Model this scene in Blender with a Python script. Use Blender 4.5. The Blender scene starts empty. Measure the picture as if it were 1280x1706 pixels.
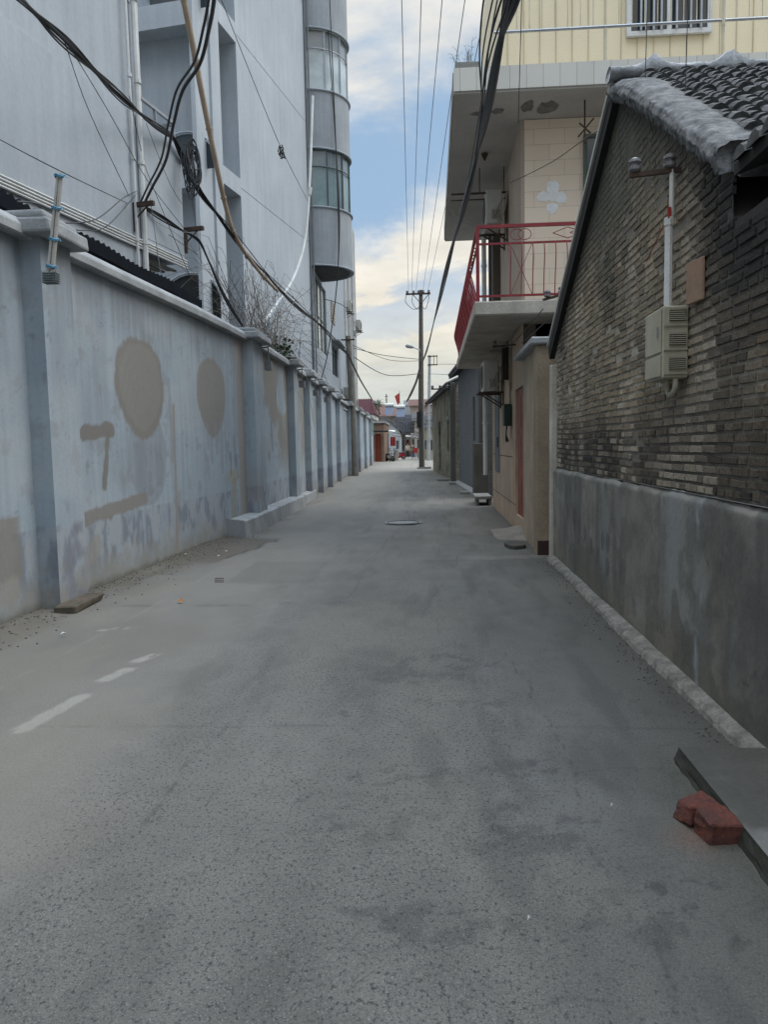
import bpy, math, random
import numpy as np
from mathutils import Vector, Matrix
random.seed(7); RNG=np.random.RandomState(5)
sc=bpy.context.scene; COL=sc.collection
# ------------------------------------------------------------ camera frame
F=1250.; H=1.55; ROLL=.014; VP=(720,740)
_u=np.array([(VP[0]-640)/F,-(VP[1]-853)/F,-1.]);_u/=np.linalg.norm(_u)
_z=np.array([-math.sin(ROLL),math.cos(ROLL),0.]);_z-=_u*_z.dot(_u);_z/=np.linalg.norm(_z)
_x=np.cross(_u,_z); CM=np.array([_x,_u,_z])
def ray(x,y): return CM@np.array([(x-640)/F,-(y-853)/F,-1.])
def G(x,y,z=0):
    d=ray(x,y);t=(z-H)/d[2];return Vector((d[0]*t,d[1]*t,z))
def D(x,y,Y):
    d=ray(x,y);t=Y/d[1];return Vector((d[0]*t,Y,d[2]*t+H))
cam=bpy.data.objects.new('camera',bpy.data.cameras.new('camera'));COL.objects.link(cam);sc.camera=cam
cam.matrix_world=Matrix([[CM[0][0],CM[0][1],CM[0][2],0],[CM[1][0],CM[1][1],CM[1][2],0],[CM[2][0],CM[2][1],CM[2][2],H],[0,0,0,1]])
cam.data.sensor_fit='VERTICAL';cam.data.sensor_height=24;cam.data.lens=24*F/1706;cam.data.clip_start=.05;cam.data.clip_end=5000
sc.view_settings.view_transform='Standard';sc.view_settings.look='None';sc.view_settings.exposure=0

# ------------------------------------------------------------ numpy noise
def vnoise(x,y,seed=0):
    seed=int(seed)
    xi=np.floor(x).astype(np.int64);yi=np.floor(y).astype(np.int64);fx=x-xi;fy=y-yi
    fx=fx*fx*(3-2*fx);fy=fy*fy*(3-2*fy)
    def h(a,b):
        n=(a*374761393+b*668265263+seed*1442695041)&0xffffffff
        n=((n^(n>>13))*1274126177)&0xffffffff
        return ((n^(n>>16))&0xffff)/65535.
    return (h(xi,yi)*(1-fx)+h(xi+1,yi)*fx)*(1-fy)+(h(xi,yi+1)*(1-fx)+h(xi+1,yi+1)*fx)*fy
def fbm(x,y,o=4,seed=0):
    x=np.asarray(x,float);y=np.asarray(y,float)
    a=.5;s=0;t=0
    for i in range(o):
        s=s+a*vnoise(x*2**i+17*i,y*2**i+5*i,seed+i);t+=a;a*=.55
    return s/t
def sst(a,b,x):
    t=np.clip((x-a)/(b-a),0,1);return t*t*(3-2*t)
def mixc(c,d,m): 
    m=np.asarray(m)[...,None];return c*(1-m)+np.array(d)*m

# ------------------------------------------------------------ materials
MATS={}
def mat(name,c1,c2=None,scale=2.,rough=.85,bump=.25,bs=60.,attr=False,metal=0,var=.25,spec=.3,streak=False,alpha=None,trans=0,fine=.12):
    if name in MATS: return MATS[name]
    m=bpy.data.materials.new(name);m.use_nodes=True;MATS[name]=m
    nt=m.node_tree;N=nt.nodes;L=nt.links;b=N['Principled BSDF']
    geo=N.new('ShaderNodeNewGeometry')
    def noise(s,det=4,vec=None,ro=.6):
        n=N.new('ShaderNodeTexNoise');n.inputs['Scale'].default_value=s;n.inputs['Detail'].default_value=det;n.inputs['Roughness'].default_value=ro
        L.new(vec or geo.outputs['Position'],n.inputs['Vector']);return n.outputs['Fac']
    def mix(bt,f,a,c):
        x=N.new('ShaderNodeMix');x.data_type='RGBA';x.blend_type=bt
        for i,v in ((0,f),(6,a),(7,c)):
            if isinstance(v,(int,float)): x.inputs[i].default_value=v
            elif isinstance(v,tuple): x.inputs[i].default_value=(*v,1)
            else: L.new(v,x.inputs[i])
        return x.outputs[2]
    def rng(v,a,c,d,e):
        x=N.new('ShaderNodeMapRange');L.new(v,x.inputs[0])
        for i,k in enumerate((a,c,d,e)): x.inputs[i+1].default_value=k
        return x.outputs[0]
    if attr:
        a=N.new('ShaderNodeAttribute');a.attribute_name='Col';col=a.outputs['Color']
    else:
        c2=c2 or tuple(v*.7 for v in c1)
        col=mix('MIX',rng(noise(scale,5),.3,.7,0,1),tuple(c1),tuple(c2))
    if name=='worn_road':
        mp=N.new('ShaderNodeMapping');mp.inputs['Scale'].default_value=(1,.8,1);L.new(geo.outputs['Position'],mp.inputs[0])
        v1=noise(60,3,mp.outputs[0],.65);v2=noise(150,2,mp.outputs[0],.5);v3=noise(170,1,mp.outputs[0],.5)
        def mul(a,b_):
            q=N.new('ShaderNodeMath');q.operation='MULTIPLY'
            for i_,vv in enumerate((a,b_)):
                if isinstance(vv,(int,float)): q.inputs[i_].default_value=vv
                else: L.new(vv,q.inputs[i_])
            return q.outputs[0]
        A=a.outputs['Alpha']
        col=mix('MIX',mul(mul(rng(v1,.55,.66,0,1),A),.85),col,(.034,.034,.036))
        col=mix('MIX',mul(mul(rng(v2,.57,.66,0,1),A),.7),col,(.04,.04,.042))
        col=mix('MIX',mul(mul(rng(v3,.62,.70,0,1),A),.45),col,(.27,.265,.25))
    if streak:
        mp=N.new('ShaderNodeMapping');mp.inputs['Scale'].default_value=(5,5,.35);L.new(geo.outputs['Position'],mp.inputs[0])
        s=rng(noise(1.1,6,mp.outputs[0]),.35,.8,1.0,.84);cc=N.new('ShaderNodeCombineColor')
        for i in range(3): L.new(s,cc.inputs[i])
        col=mix('MULTIPLY',1.,col,cc.outputs[0])
    f=rng(noise(bs,3),.25,.75,1-fine,1+fine);cc=N.new('ShaderNodeCombineColor')
    for i in range(3): L.new(f,cc.inputs[i])
    col=mix('MULTIPLY',1.,col,cc.outputs[0])
    L.new(col,b.inputs['Base Color'])
    b.inputs['Roughness'].default_value=rough;b.inputs['Metallic'].default_value=metal
    b.inputs['Specular IOR Level'].default_value=spec
    if bump:
        bp=N.new('ShaderNodeBump');bp.inputs['Strength'].default_value=bump;bp.inputs['Distance'].default_value=.01
        L.new(noise(bs,5,None,.65),bp.inputs['Height']);L.new(bp.outputs[0],b.inputs['Normal'])
    return m
def brickmat(name,c1,c2,mort,bw=.25,bh=.07,ms=.008,axis='YZ',bump=.6,mottle=.5,dark=(.05,.05,.045)):
    if name in MATS: return MATS[name]
    m=mat(name,c1,c2,bump=0);nt=m.node_tree;N=nt.nodes;L=nt.links;b=N['Principled BSDF']
    geo=[n for n in N if n.type=='NEW_GEOMETRY'][0]
    sp=N.new('ShaderNodeSeparateXYZ');L.new(geo.outputs['Position'],sp.inputs[0])
    cb=N.new('ShaderNodeCombineXYZ');L.new(sp.outputs[axis[0]],cb.inputs[0]);L.new(sp.outputs['Z'],cb.inputs[1])
    br=N.new('ShaderNodeTexBrick');L.new(cb.outputs[0],br.inputs['Vector'])
    br.inputs['Color1'].default_value=(*c1,1);br.inputs['Color2'].default_value=(*c2,1);br.inputs['Mortar'].default_value=(*mort,1)
    br.inputs['Scale'].default_value=1;br.inputs['Brick Width'].default_value=bw;br.inputs['Row Height'].default_value=bh;br.inputs['Mortar Size'].default_value=ms
    br.inputs['Mortar Smooth'].default_value=.2
    n=N.new('ShaderNodeTexNoise');n.inputs['Scale'].default_value=1.3;n.inputs['Detail'].default_value=6;L.new(geo.outputs['Position'],n.inputs['Vector'])
    r=N.new('ShaderNodeMapRange');L.new(n.outputs['Fac'],r.inputs[0]);r.inputs[1].default_value=.45;r.inputs[2].default_value=.7;r.inputs[4].default_value=mottle
    x=N.new('ShaderNodeMix');x.data_type='RGBA';L.new(r.outputs[0],x.inputs[0]);L.new(br.outputs['Color'],x.inputs[6]);x.inputs[7].default_value=(*dark,1)
    L.new(x.outputs[2],b.inputs['Base Color'])
    bp=N.new('ShaderNodeBump');bp.inputs['Strength'].default_value=bump;bp.inputs['Distance'].default_value=.01;bp.invert=True
    L.new(br.outputs['Fac'],bp.inputs['Height']);L.new(bp.outputs[0],b.inputs['Normal'])
    return m
def flat(name,c,rough=.6,metal=0,spec=.4): return mat(name,c,tuple(v*.75 for v in c),scale=6,rough=rough,metal=metal,bump=.1,bs=120,spec=spec)
def glassmat(name,c,rough=.08):
    return mat(name,c,tuple(v*.6 for v in c),scale=1.2,rough=rough,bump=.02,bs=3,spec=.8)

# ------------------------------------------------------------ objects
def props(o,label=None,cat=None,group=None,kind=None):
    if label:o['label']=label
    if cat:o['category']=cat
    if group:o['group']=group
    if kind:o['kind']=kind
    return o
def thing(name,label,cat,loc,group=None):
    o=bpy.data.objects.new(name,None);COL.objects.link(o);o.location=loc;o.empty_display_size=.3
    return props(o,label,cat,group)
def wloc(o):
    v=Vector((0,0,0))
    while o: v+=o.location;o=o.parent
    return v
class MB:
    def __init__(s): s.v=[];s.f=[];s.c=[]
    def add(s,vs,fs):
        o=len(s.v);s.v+= [tuple(v) for v in vs];s.f+=[tuple(i+o for i in f) for f in fs];return s
    def box(s,a,b,R=None,piv=None,jit=0):
        x0,y0,z0=[min(a[i],b[i]) for i in range(3)];x1,y1,z1=[max(a[i],b[i]) for i in range(3)]
        vs=[Vector(p) for p in ((x0,y0,z0),(x1,y0,z0),(x1,y1,z0),(x0,y1,z0),(x0,y0,z1),(x1,y0,z1),(x1,y1,z1),(x0,y1,z1))]
        if jit: vs=[v+Vector([random.uniform(-jit,jit) for _ in range(3)]) for v in vs]
        if R is not None:
            p=Vector(piv) if piv is not None else Vector(((x0+x1)/2,(y0+y1)/2,(z0+z1)/2));vs=[R@(v-p)+p for v in vs]
        return s.add(vs,[(0,3,2,1),(4,5,6,7),(0,1,5,4),(1,2,6,5),(2,3,7,6),(3,0,4,7)])
    def bar(s,p,q,w,h=None,up=(0,0,1)):
        p=Vector(p);q=Vector(q);h=h or w;d=(q-p).normalized();u=Vector(up)
        if abs(d.dot(u))>.98:u=Vector((1,0,0))
        a=d.cross(u).normalized();b=a.cross(d)
        vs=[e+a*(i*w/2)+b*(j*h/2) for e in (p,q) for i,j in ((-1,-1),(1,-1),(1,1),(-1,1))]
        return s.add(vs,[(0,1,2,3),(7,6,5,4),(0,4,5,1),(1,5,6,2),(2,6,7,3),(3,7,4,0)])
    def tube(s,pts,r,n=6,cap=True,rs=None):
        pts=[Vector(p) for p in pts];k=len(pts);rings=[];up=None
        for i,p in enumerate(pts):
            d=(pts[min(i+1,k-1)]-pts[max(i-1,0)]).normalized()
            if up is None:
                up=Vector((0,0,1)) if abs(d.z)<.9 else Vector((1,0,0))
            a=d.cross(up).normalized();up=a.cross(d).normalized()
            rr=rs[i] if rs else r
            rings.append([p+(a*math.cos(t)+up*math.sin(t))*rr for t in [2*math.pi*j/n for j in range(n)]])
        vs=[v for g in rings for v in g];fs=[(i*n+j,i*n+(j+1)%n,(i+1)*n+(j+1)%n,(i+1)*n+j) for i in range(k-1) for j in range(n)]
        if cap: fs+=[tuple(range(n-1,-1,-1)),tuple((k-1)*n+j for j in range(n))]
        return s.add(vs,fs)
    def prism(s,poly,off):
        n=len(poly);poly=[Vector(p) for p in poly];o=Vector(off)
        return s.add(poly+[p+o for p in poly],[tuple(range(n-1,-1,-1)),tuple(range(n,2*n))]+[(i,(i+1)%n,n+(i+1)%n,n+i) for i in range(n)])
    def grid(s,fn,us,ws,colfn=None):
        U,W=np.meshgrid(us,ws,indexing='ij');P=fn(U,W);nu,nw=U.shape;o=len(s.v)
        s.v+= [tuple(p) for p in P.reshape(-1,3).tolist()]
        s.f+=[(o+i*nw+j,o+(i+1)*nw+j,o+(i+1)*nw+j+1,o+i*nw+j+1) for i in range(nu-1) for j in range(nw-1)]
        if colfn is not None: q=colfn(U,W);s.c+= q.reshape(-1,q.shape[-1]).tolist()
        return s
    def pieces(s):
        par=list(range(len(s.v)))
        def fd(i):
            while par[i]!=i: par[i]=par[par[i]];i=par[i]
            return i
        for f in s.f:
            a=fd(f[0])
            for k in f[1:]: par[fd(k)]=a
        gr={}
        for f in s.f: gr.setdefault(fd(f[0]),[]).append(f)
        out=[]
        for fs in gr.values():
            ids=sorted({i for f in fs for i in f});mp={i:n for n,i in enumerate(ids)};m=MB();m.v=[s.v[i] for i in ids];m.f=[tuple(mp[i] for i in f) for f in fs];out.append(m)
        return out
    def build(s,name,m,parent=None,bevel=0,smooth=False,seg=1,origin=None,split=False):
        if split:
            return [p.build(name,m,parent,bevel,smooth,seg,origin) for p in s.pieces()][:1]
        if parent is not None: off=wloc(parent);loc=Vector((0,0,0))
        else:
            a=np.array(s.v);mn=a.min(0);mx=a.max(0)
            off=Vector(origin) if origin is not None else Vector(((mn[0]+mx[0])/2,(mn[1]+mx[1])/2,mn[2]));loc=off
        me=bpy.data.meshes.new(name);me.from_pydata([(v[0]-off[0],v[1]-off[1],v[2]-off[2]) for v in s.v],[],s.f);me.update()
        if s.c:
            at=me.color_attributes.new('Col','FLOAT_COLOR','POINT');c=np.ones((len(s.v),4));cc_=np.array(s.c);c[:len(s.c),:cc_.shape[1]]=np.clip(cc_,0,1);at.data.foreach_set('color',c.ravel())
        me.materials.append(m)
        if smooth: me.polygons.foreach_set('use_smooth',[True]*len(me.polygons))
        o=bpy.data.objects.new(name,me);COL.objects.link(o);o.location=loc
        if parent is not None:o.parent=parent
        if bevel:
            b=o.modifiers.new('b','BEVEL');b.width=bevel;b.segments=seg;b.limit_method='ANGLE'
        return o
def smoothpath(pts,n=6):
    pts=[Vector(p) for p in pts];out=[];k=len(pts)
    for i in range(k-1):
        p0=pts[max(i-1,0)];p1=pts[i];p2=pts[i+1];p3=pts[min(i+2,k-1)]
        for j in range(n):
            t=j/n;out.append(.5*((2*p1)+(p2-p0)*t+(2*p0-5*p1+4*p2-p3)*t*t+(3*p1-p0-3*p2+p3)*t**3))
    out.append(pts[-1]);return out
def dup(root,loc,label=None,group=None,mats=None):
    r=root.copy();COL.objects.link(r);r.location=loc
    if label:r['label']=label
    if group:r['group']=group
    for ch in list(root.children):
        c=ch.copy();COL.objects.link(c);c.parent=r
        if mats and ch.name.split('.')[0] in mats:
            c.data=c.data.copy();c.data.materials[0]=mats[ch.name.split('.')[0]]
        for g in list(ch.children):
            d=g.copy();COL.objects.link(d);d.parent=c
    return r
class Pl:   # vertical plane: u along dir, z up, d outward
    def __init__(s,p0,p1,flip=False):
        s.p=Vector((p0[0],p0[1],0));e=Vector((p1[0]-p0[0],p1[1]-p0[1],0));s.len=e.length;s.u=e.normalized()
        s.n=Vector((s.u.y,-s.u.x,0))*(-1 if flip else 1)
    def P(s,u,z,d=0): return s.p+s.u*u+s.n*d+Vector((0,0,z))
    def at(s,Y): return (Y-s.p.y)/s.u.y
    def hit(s,px,py):
        r=Vector(ray(px,py));o=Vector((0,0,H));t=(s.p-o).dot(s.n)/r.dot(s.n);q=o+r*t;return (q-s.p).dot(s.u),q.z
def wallholes(mb,pl,u0,u1,z0,z1,holes,depth=.2,d=0,back=None):
    us=sorted({u0,u1}|{h[0] for h in holes}|{h[1] for h in holes});zs=sorted({z0,z1}|{h[2] for h in holes}|{h[3] for h in holes})
    for i in range(len(us)-1):
        for j in range(len(zs)-1):
            cu=(us[i]+us[i+1])/2;cz=(zs[j]+zs[j+1])/2
            if any(h[0]<cu<h[1] and h[2]<cz<h[3] for h in holes): continue
            mb.add([pl.P(us[i],zs[j],d),pl.P(us[i+1],zs[j],d),pl.P(us[i+1],zs[j+1],d),pl.P(us[i],zs[j+1],d)],[(0,1,2,3)])
    for a,b,c,e in holes:
        q=[(a,c),(b,c),(b,e),(a,e)]
        for i in range(4):
            p,r=q[i],q[(i+1)%4]
            mb.add([pl.P(*p,d),pl.P(*r,d),pl.P(*r,d-depth),pl.P(*p,d-depth)],[(0,1,2,3)])
        if back is not None:
            back.add([pl.P(a,c,d-depth+.002),pl.P(b,c,d-depth+.002),pl.P(b,e,d-depth+.002),pl.P(a,e,d-depth+.002)],[(0,1,2,3)])
def pbox(mb,pl,u0,u1,z0,z1,d0,d1,jit=0):
    vs=[pl.P(u,z,d) for d in (d0,d1) for u,z in ((u0,z0),(u1,z0),(u1,z1),(u0,z1))]
    if jit: vs=[v+Vector([random.uniform(-jit,jit) for _ in range(3)]) for v in vs]
    mb.add(vs,[(0,3,2,1),(4,5,6,7),(0,1,5,4),(1,2,6,5),(2,3,7,6),(3,0,4,7)])
def window(pl,u0,u1,z0,z1,d,parent,fm,gm,nv=1,nh=1,fw=.05,name='window'):
    f=MB()
    pbox(f,pl,u0,u1,z0,z0+fw,d,d+.06);pbox(f,pl,u0,u1,z1-fw,z1,d,d+.06)
    for k in range(nv+1):
        c=u0+(u1-u0)*k/nv;c=min(max(c,u0+fw/2),u1-fw/2);pbox(f,pl,c-fw/2,c+fw/2,z0+fw,z1-fw,d,d+.055)
    for k in range(1,nh):
        c=z0+(z1-z0)*k/nh;pbox(f,pl,u0+fw,u1-fw,c-fw/2,c+fw/2,d,d+.05)
    w=f.build(name,fm,parent);g=MB();pbox(g,pl,u0+.01,u1-.01,z0+.01,z1-.01,d-.02,d+.015);g.build('pane',gm,w);return w

# ------------------------------------------------------------ world + sun
w=bpy.data.worlds.new('World');sc.world=w;w.use_nodes=True;N=w.node_tree.nodes;L=w.node_tree.links;N.clear()
SUN_EL,SUN_ROT=math.radians(50),math.radians(75)
out=N.new('ShaderNodeOutputWorld');bg=N.new('ShaderNodeBackground');L.new(bg.outputs[0],out.inputs[0])
sky=N.new('ShaderNodeTexSky');sky.sky_type='NISHITA';sky.sun_disc=False;sky.sun_elevation=SUN_EL;sky.sun_rotation=SUN_ROT
tc=N.new('ShaderNodeTexCoord');sp=N.new('ShaderNodeSeparateXYZ');L.new(tc.outputs['Generated'],sp.inputs[0])
def wm(op,a,b=None,c=None):
    n=N.new('ShaderNodeMath');n.operation=op
    for i,v in enumerate((a,b,c)):
        if v is None: continue
        if isinstance(v,(int,float)): n.inputs[i].default_value=v
        else: L.new(v,n.inputs[i])
    return n.outputs[0]
zz=wm('ADD',wm('MAXIMUM',sp.outputs[2],0),.16)
cx=wm('DIVIDE',sp.outputs[0],zz);cy=wm('DIVIDE',sp.outputs[1],zz)
cb=N.new('ShaderNodeCombineXYZ');L.new(cx,cb.inputs[0]);L.new(cy,cb.inputs[1]);cb.inputs[2].default_value=3.7
def wn(scale,det,dist,vec,off=(0,0,0),sc_=(1,1,1)):
    mp=N.new('ShaderNodeMapping');mp.inputs['Location'].default_value=off;mp.inputs['Scale'].default_value=sc_;L.new(vec,mp.inputs[0])
    n=N.new('ShaderNodeTexNoise');n.inputs['Scale'].default_value=scale;n.inputs['Detail'].default_value=det;n.inputs['Distortion'].default_value=dist;n.inputs['Roughness'].default_value=.55
    L.new(mp.outputs[0],n.inputs['Vector']);return n.outputs['Fac']
cl=wn(1.9,8,.35,cb.outputs[0],CLOUD_OFF if 'CLOUD_OFF' in globals() else (2.2,.4,0),(1,.8,1))
def wr(v,a,b,c,d,st=True):
    x=N.new('ShaderNodeMapRange');x.interpolation_type='SMOOTHSTEP' if st else 'LINEAR';L.new(v,x.inputs[0])
    for i,k in enumerate((a,b,c,d)): x.inputs[i+1].default_value=k
    return x.outputs[0]
low=wr(sp.outputs[2],.04,.30,.95,0)     # haze / warm cloud bank near the horizon
cm=wm('MINIMUM',wm('ADD',wr(cl,.42,.60,0,.97),low),.97)
def wmix(f,a,b,bt='MIX'):
    x=N.new('ShaderNodeMix');x.data_type='RGBA';x.blend_type=bt
    for i,v in ((0,f),(6,a),(7,b)):
        if isinstance(v,(int,float)): x.inputs[i].default_value=v
        elif isinstance(v,tuple): x.inputs[i].default_value=(*v,1)
        else: L.new(v,x.inputs[i])
    return x.outputs[2]
S=.11
skc=wmix(1.,wmix(1.,sky.outputs[0],(S,S,S),'MULTIPLY'),(.8,.87,1.0),'MULTIPLY')
skc=wmix(.75,skc,(.37,.57,.88))
warm=wr(sp.outputs[2],.10,.34,0,1);hor=wr(sp.outputs[2],.05,.19,1,0)
det=wr(wn(5,6,.3,cb.outputs[0]),.3,.75,.86,1.06,False)
cc=N.new('ShaderNodeCombineColor')
for i in range(3): L.new(det,cc.inputs[i])
clc=wmix(warm,(.93,.90,.83),(.90,.92,.95));clc=wmix(hor,clc,(.66,.72,.75));clc=wmix(1.,clc,cc.outputs[0],'MULTIPLY')
fin=wmix(cm,skc,clc)
boost=wr(sp.outputs[2],.50,.85,1.,4.6);bc_=N.new('ShaderNodeCombineColor')
for i in range(3): L.new(wm('MULTIPLY',boost,(1.05,1.,.90)[i]),bc_.inputs[i])
fin=wmix(1.,fin,bc_.outputs[0],'MULTIPLY')
L.new(fin,bg.inputs[0]);bg.inputs[1].default_value=1.0
sun=bpy.data.objects.new('sun',bpy.data.lights.new('sun','SUN'));COL.objects.link(sun)
sun.data.energy=1.45;sun.data.angle=math.radians(40);sun.data.color=(1,.94,.86)
sd=Vector((math.sin(SUN_ROT)*math.cos(SUN_EL),math.cos(SUN_ROT)*math.cos(SUN_EL),math.sin(SUN_EL)))
sun.rotation_euler=sd.to_track_quat('Z','Y').to_euler()

# ------------------------------------------------------------ material set
ROADM=mat('worn_road',None,attr=True,rough=.8,bump=.5,bs=55,fine=.22) if False else mat('worn_road',(.2,.2,.2),attr=True,rough=.85,bump=.3,bs=110,fine=.2)
PAINTED=mat('painted_render',(.4,.4,.4),attr=True,rough=.85,bump=.25,bs=28,fine=.05)
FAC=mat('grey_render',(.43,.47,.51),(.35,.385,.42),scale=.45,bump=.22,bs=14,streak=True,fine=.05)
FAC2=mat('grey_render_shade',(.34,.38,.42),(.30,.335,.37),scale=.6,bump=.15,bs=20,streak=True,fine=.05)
CONC=mat('concrete',(.26,.255,.24),(.17,.168,.158),scale=1.6,bump=.5,bs=30,streak=True)
COPE=mat('coping_concrete',(.36,.375,.38),(.24,.25,.255),scale=2.5,bump=.4,bs=35,fine=.15)
DARK=flat('dark_void',(.02,.022,.025),rough=.9)
BLACKPVC=flat('black_cable',(.014,.015,.017),rough=.55)
WIRE=flat('thin_wire',(.03,.03,.033),rough=.6)
WHITEPVC=mat('white_pipe',(.62,.64,.64),(.5,.5,.48),scale=3,rough=.45,bump=.05)
STEEL=flat('galvanised_steel',(.4,.41,.42),rough=.4,metal=.8)
RUST=mat('rusty_iron',(.09,.055,.04),(.04,.035,.03),scale=12,rough=.85)
REDP=mat('red_paint',(.27,.035,.04),(.19,.028,.033),scale=7,rough=.5,bump=.1)
ALU=flat('aluminium_frame',(.42,.44,.45),rough=.4,metal=.5)
DKFR=flat('dark_window_frame',(.09,.11,.115),rough=.4)
GLASS=glassmat('blue_green_glass',(.09,.13,.14));GLASSW=glassmat('pale_curtain_glass',(.42,.46,.46),.2)
GLASSD=glassmat('dark_glass',(.035,.045,.055))
WOOD=mat('weathered_wood_pole',(.15,.13,.11),(.09,.08,.07),scale=8,bump=.5,bs=70,streak=True)
BAMB=mat('bamboo',(.36,.28,.20),(.25,.19,.14),scale=4,rough=.5,bump=.1)
TILE=mat('grey_clay_tile',(.12,.122,.122),(.035,.036,.038),scale=9,bump=.4,bs=45,fine=.2)
MORT=mat('lime_mortar',(.19,.193,.195),(.045,.047,.05),scale=9,bump=1,bs=22,fine=.45)
BEIGE=mat('beige_metal',(.42,.40,.31),(.33,.31,.24),scale=5,rough=.5,bump=.05,streak=True)
ACW=mat('ac_casing',(.5,.5,.46),(.38,.37,.33),scale=3,rough=.5,bump=.05)

# ------------------------------------------------------------ ground and road
LP=[(-3.87,6.3),(-3.5,13.3),(-3.58,19),(-3.7,22),(-3.8,25),(-3.9,28),(-4.12,32.5),(-4.3,38.5),(-4.4,46),(-4.7,56),(-5.3,68)]
mb=MB();mb.add([(-2500,-400,-.012),(2500,-400,-.012),(2500,4000,-.012),(-2500,4000,-.012)],[(0,1,2,3)])
props(mb.build('ground',mat('bare_ground',(.22,.21,.19),(.15,.15,.13),scale=.3)),kind='structure')
def roadcol(X,Y):
    n1=fbm(X*.9,Y*.5,4,1);n2=fbm(X*3,Y*2.2,4,5);n3=fbm(X*9,Y*9,3,9)
    base=np.zeros(X.shape+(3,))+np.array([.215,.217,.212])
    n4=fbm(X*2.2+3,Y*.28,4,8);base*=(.60+.48*n1+.42*(n2-.5)+.34*n4+.24*(n3-.5))[...,None]
    # smooth pale concrete strip on the left
    ed=-1.75-.55*sst(9,2,Y)*0-.1*n2+ .25*(fbm(X*0,Y*.6,3,40)-.5)
    left=sst(ed+.25,ed-.25,X)
    base=mixc(base,[.27,.265,.25],left*.75*(.55+.6*n2))
    base=mixc(base,[.2,.195,.18],left*sst(.5,.75,n1)*.6)
    rgt=sst(.5,1.3,X)*sst(2.0,4.5,Y)
    base=mixc(base,[.165,.17,.172],rgt*.55)
    # exposed aggregate zone: dark speckles
    agg=sst(ed-.1,ed+.7,X)*(1-.75*sst(-.1,.9,X+.35*(n2-.5)))*sst(16,6,Y)
    sp1=sst(.60,.72,vnoise(X*34,Y*27,61)*.6+vnoise(X*71,Y*60,62)*.4)
    sp2=sst(.58,.68,vnoise(X*52+3,Y*47,63))
    base=mixc(base,[.13,.132,.135],agg*.35*n2)
    # pitting / damp patches right of centre
    for (cx,cy,a,b,s,th) in ((.10,2.95,.55,.17,1.,.50),(.30,2.85,.38,.14,2,.5),(-.10,3.4,.3,.1,3,.52),(.05,5.25,.34,.22,4,.53),(-.1,4.9,.34,.14,6,.52),(-.42,4.2,.16,.08,5,.5),(.2,4.4,.3,.10,7,.55),(.45,3.5,.3,.1,17,.56),(-.35,3.15,.24,.08,8,.54),(.0,2.3,.4,.14,11,.56),(.75,2.4,.3,.2,12,.56)):
        e=((X-cx)/a)**2+((Y-cy)/b)**2
        m=sst(1.25,.5,e+1.5*(fbm(X*11,Y*11,4,70+s)-.5)*2)*sst(th-.04,th+.05,fbm(X*13,Y*13,4,80+s))
        base=mixc(base,[.11,.11,.112],m*.6*(.5+fbm(X*30,Y*30,2,99)))
    # construction joint across the road
    jl=4.02+.05*(fbm(X*1.5,Y*0,3,90)-.5)
    base=mixc(base,[.10,.10,.10],np.exp(-((Y-jl)/.012)**2)*.55*sst(.35,.6,fbm(X*2,Y*0+3,3,91)+.1*X))
    base=mixc(base,[.12,.12,.12],np.exp(-((Y-12.6-.15*X)/.03)**2)*.4)
    # worn white strokes
    def seg(ax,ay,bx,by,wd,seed,th=.42):
        dx,dy=bx-ax,by-ay;L2=dx*dx+dy*dy;t=np.clip(((X-ax)*dx+(Y-ay)*dy)/L2,0,1)
        dd=np.hypot(X-ax-t*dx,Y-ay-t*dy);return sst(wd+.012,wd-.012,dd+.03*(fbm(X*12,Y*12,3,seed)-.5))*sst(th-.14,th+.1,fbm(X*16,Y*10,4,seed+1))
    for s in ((-2.33,3.95,-2.24,4.5,.055,100,.3),(-2.25,4.85,-2.18,5.08,.05,102,.4),(-2.2,5.28,-2.12,5.45,.045,104,.42),(-2.9,6.2,-2.6,6.35,.03,108,.5)):
        base=mixc(base,[.46,.46,.44],seg(*s)*.7)
    # thin pale line along the left strip
    lx=-2.78+.004*Y*0+.12*(fbm(X*0,Y*.5,3,120)-.5)+.035*(Y-8)
    base=mixc(base,[.36,.355,.34],np.exp(-((X-lx)/.018)**2)*.3*sst(.45,.65,fbm(X*3,Y*3,3,121)))
    # dirt against both walls, deepened to stand in for crevice shade
    wl=np.interp(Y,[p[1] for p in LP],[p[0] for p in LP])
    wr_=1.5
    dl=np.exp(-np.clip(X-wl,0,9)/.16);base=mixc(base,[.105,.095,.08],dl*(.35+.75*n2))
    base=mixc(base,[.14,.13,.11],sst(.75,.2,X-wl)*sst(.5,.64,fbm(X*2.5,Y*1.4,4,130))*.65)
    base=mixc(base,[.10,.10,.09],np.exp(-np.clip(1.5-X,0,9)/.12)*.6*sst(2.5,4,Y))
    base=mixc(base,[.12,.125,.10],np.exp(-np.abs(X-1.12)/.10)*sst(3.9,3.4,Y)*.7)
    base=mixc(base,[.30,.16,.11],np.exp(-(((X-1.0)/.10)**2+((Y-2.86)/.12)**2))*.45)
    # far: paler, smoother
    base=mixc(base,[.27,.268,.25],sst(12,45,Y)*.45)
    for q,(x0_,sl_,th_) in enumerate(((-1.3,.05,.004),(.7,-.03,.0035),(-.2,.02,.003))):
        cx_=x0_+sl_*Y+.5*(fbm(X*0+q*9,Y*.7,5,160+q)-.5);base=mixc(base,[.07,.07,.07],np.exp(-((X-cx_)/th_/(1+.08*Y))**2)*.6*sst(.42,.6,fbm(X*0,Y*.8+q,3,165+q)))
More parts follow.
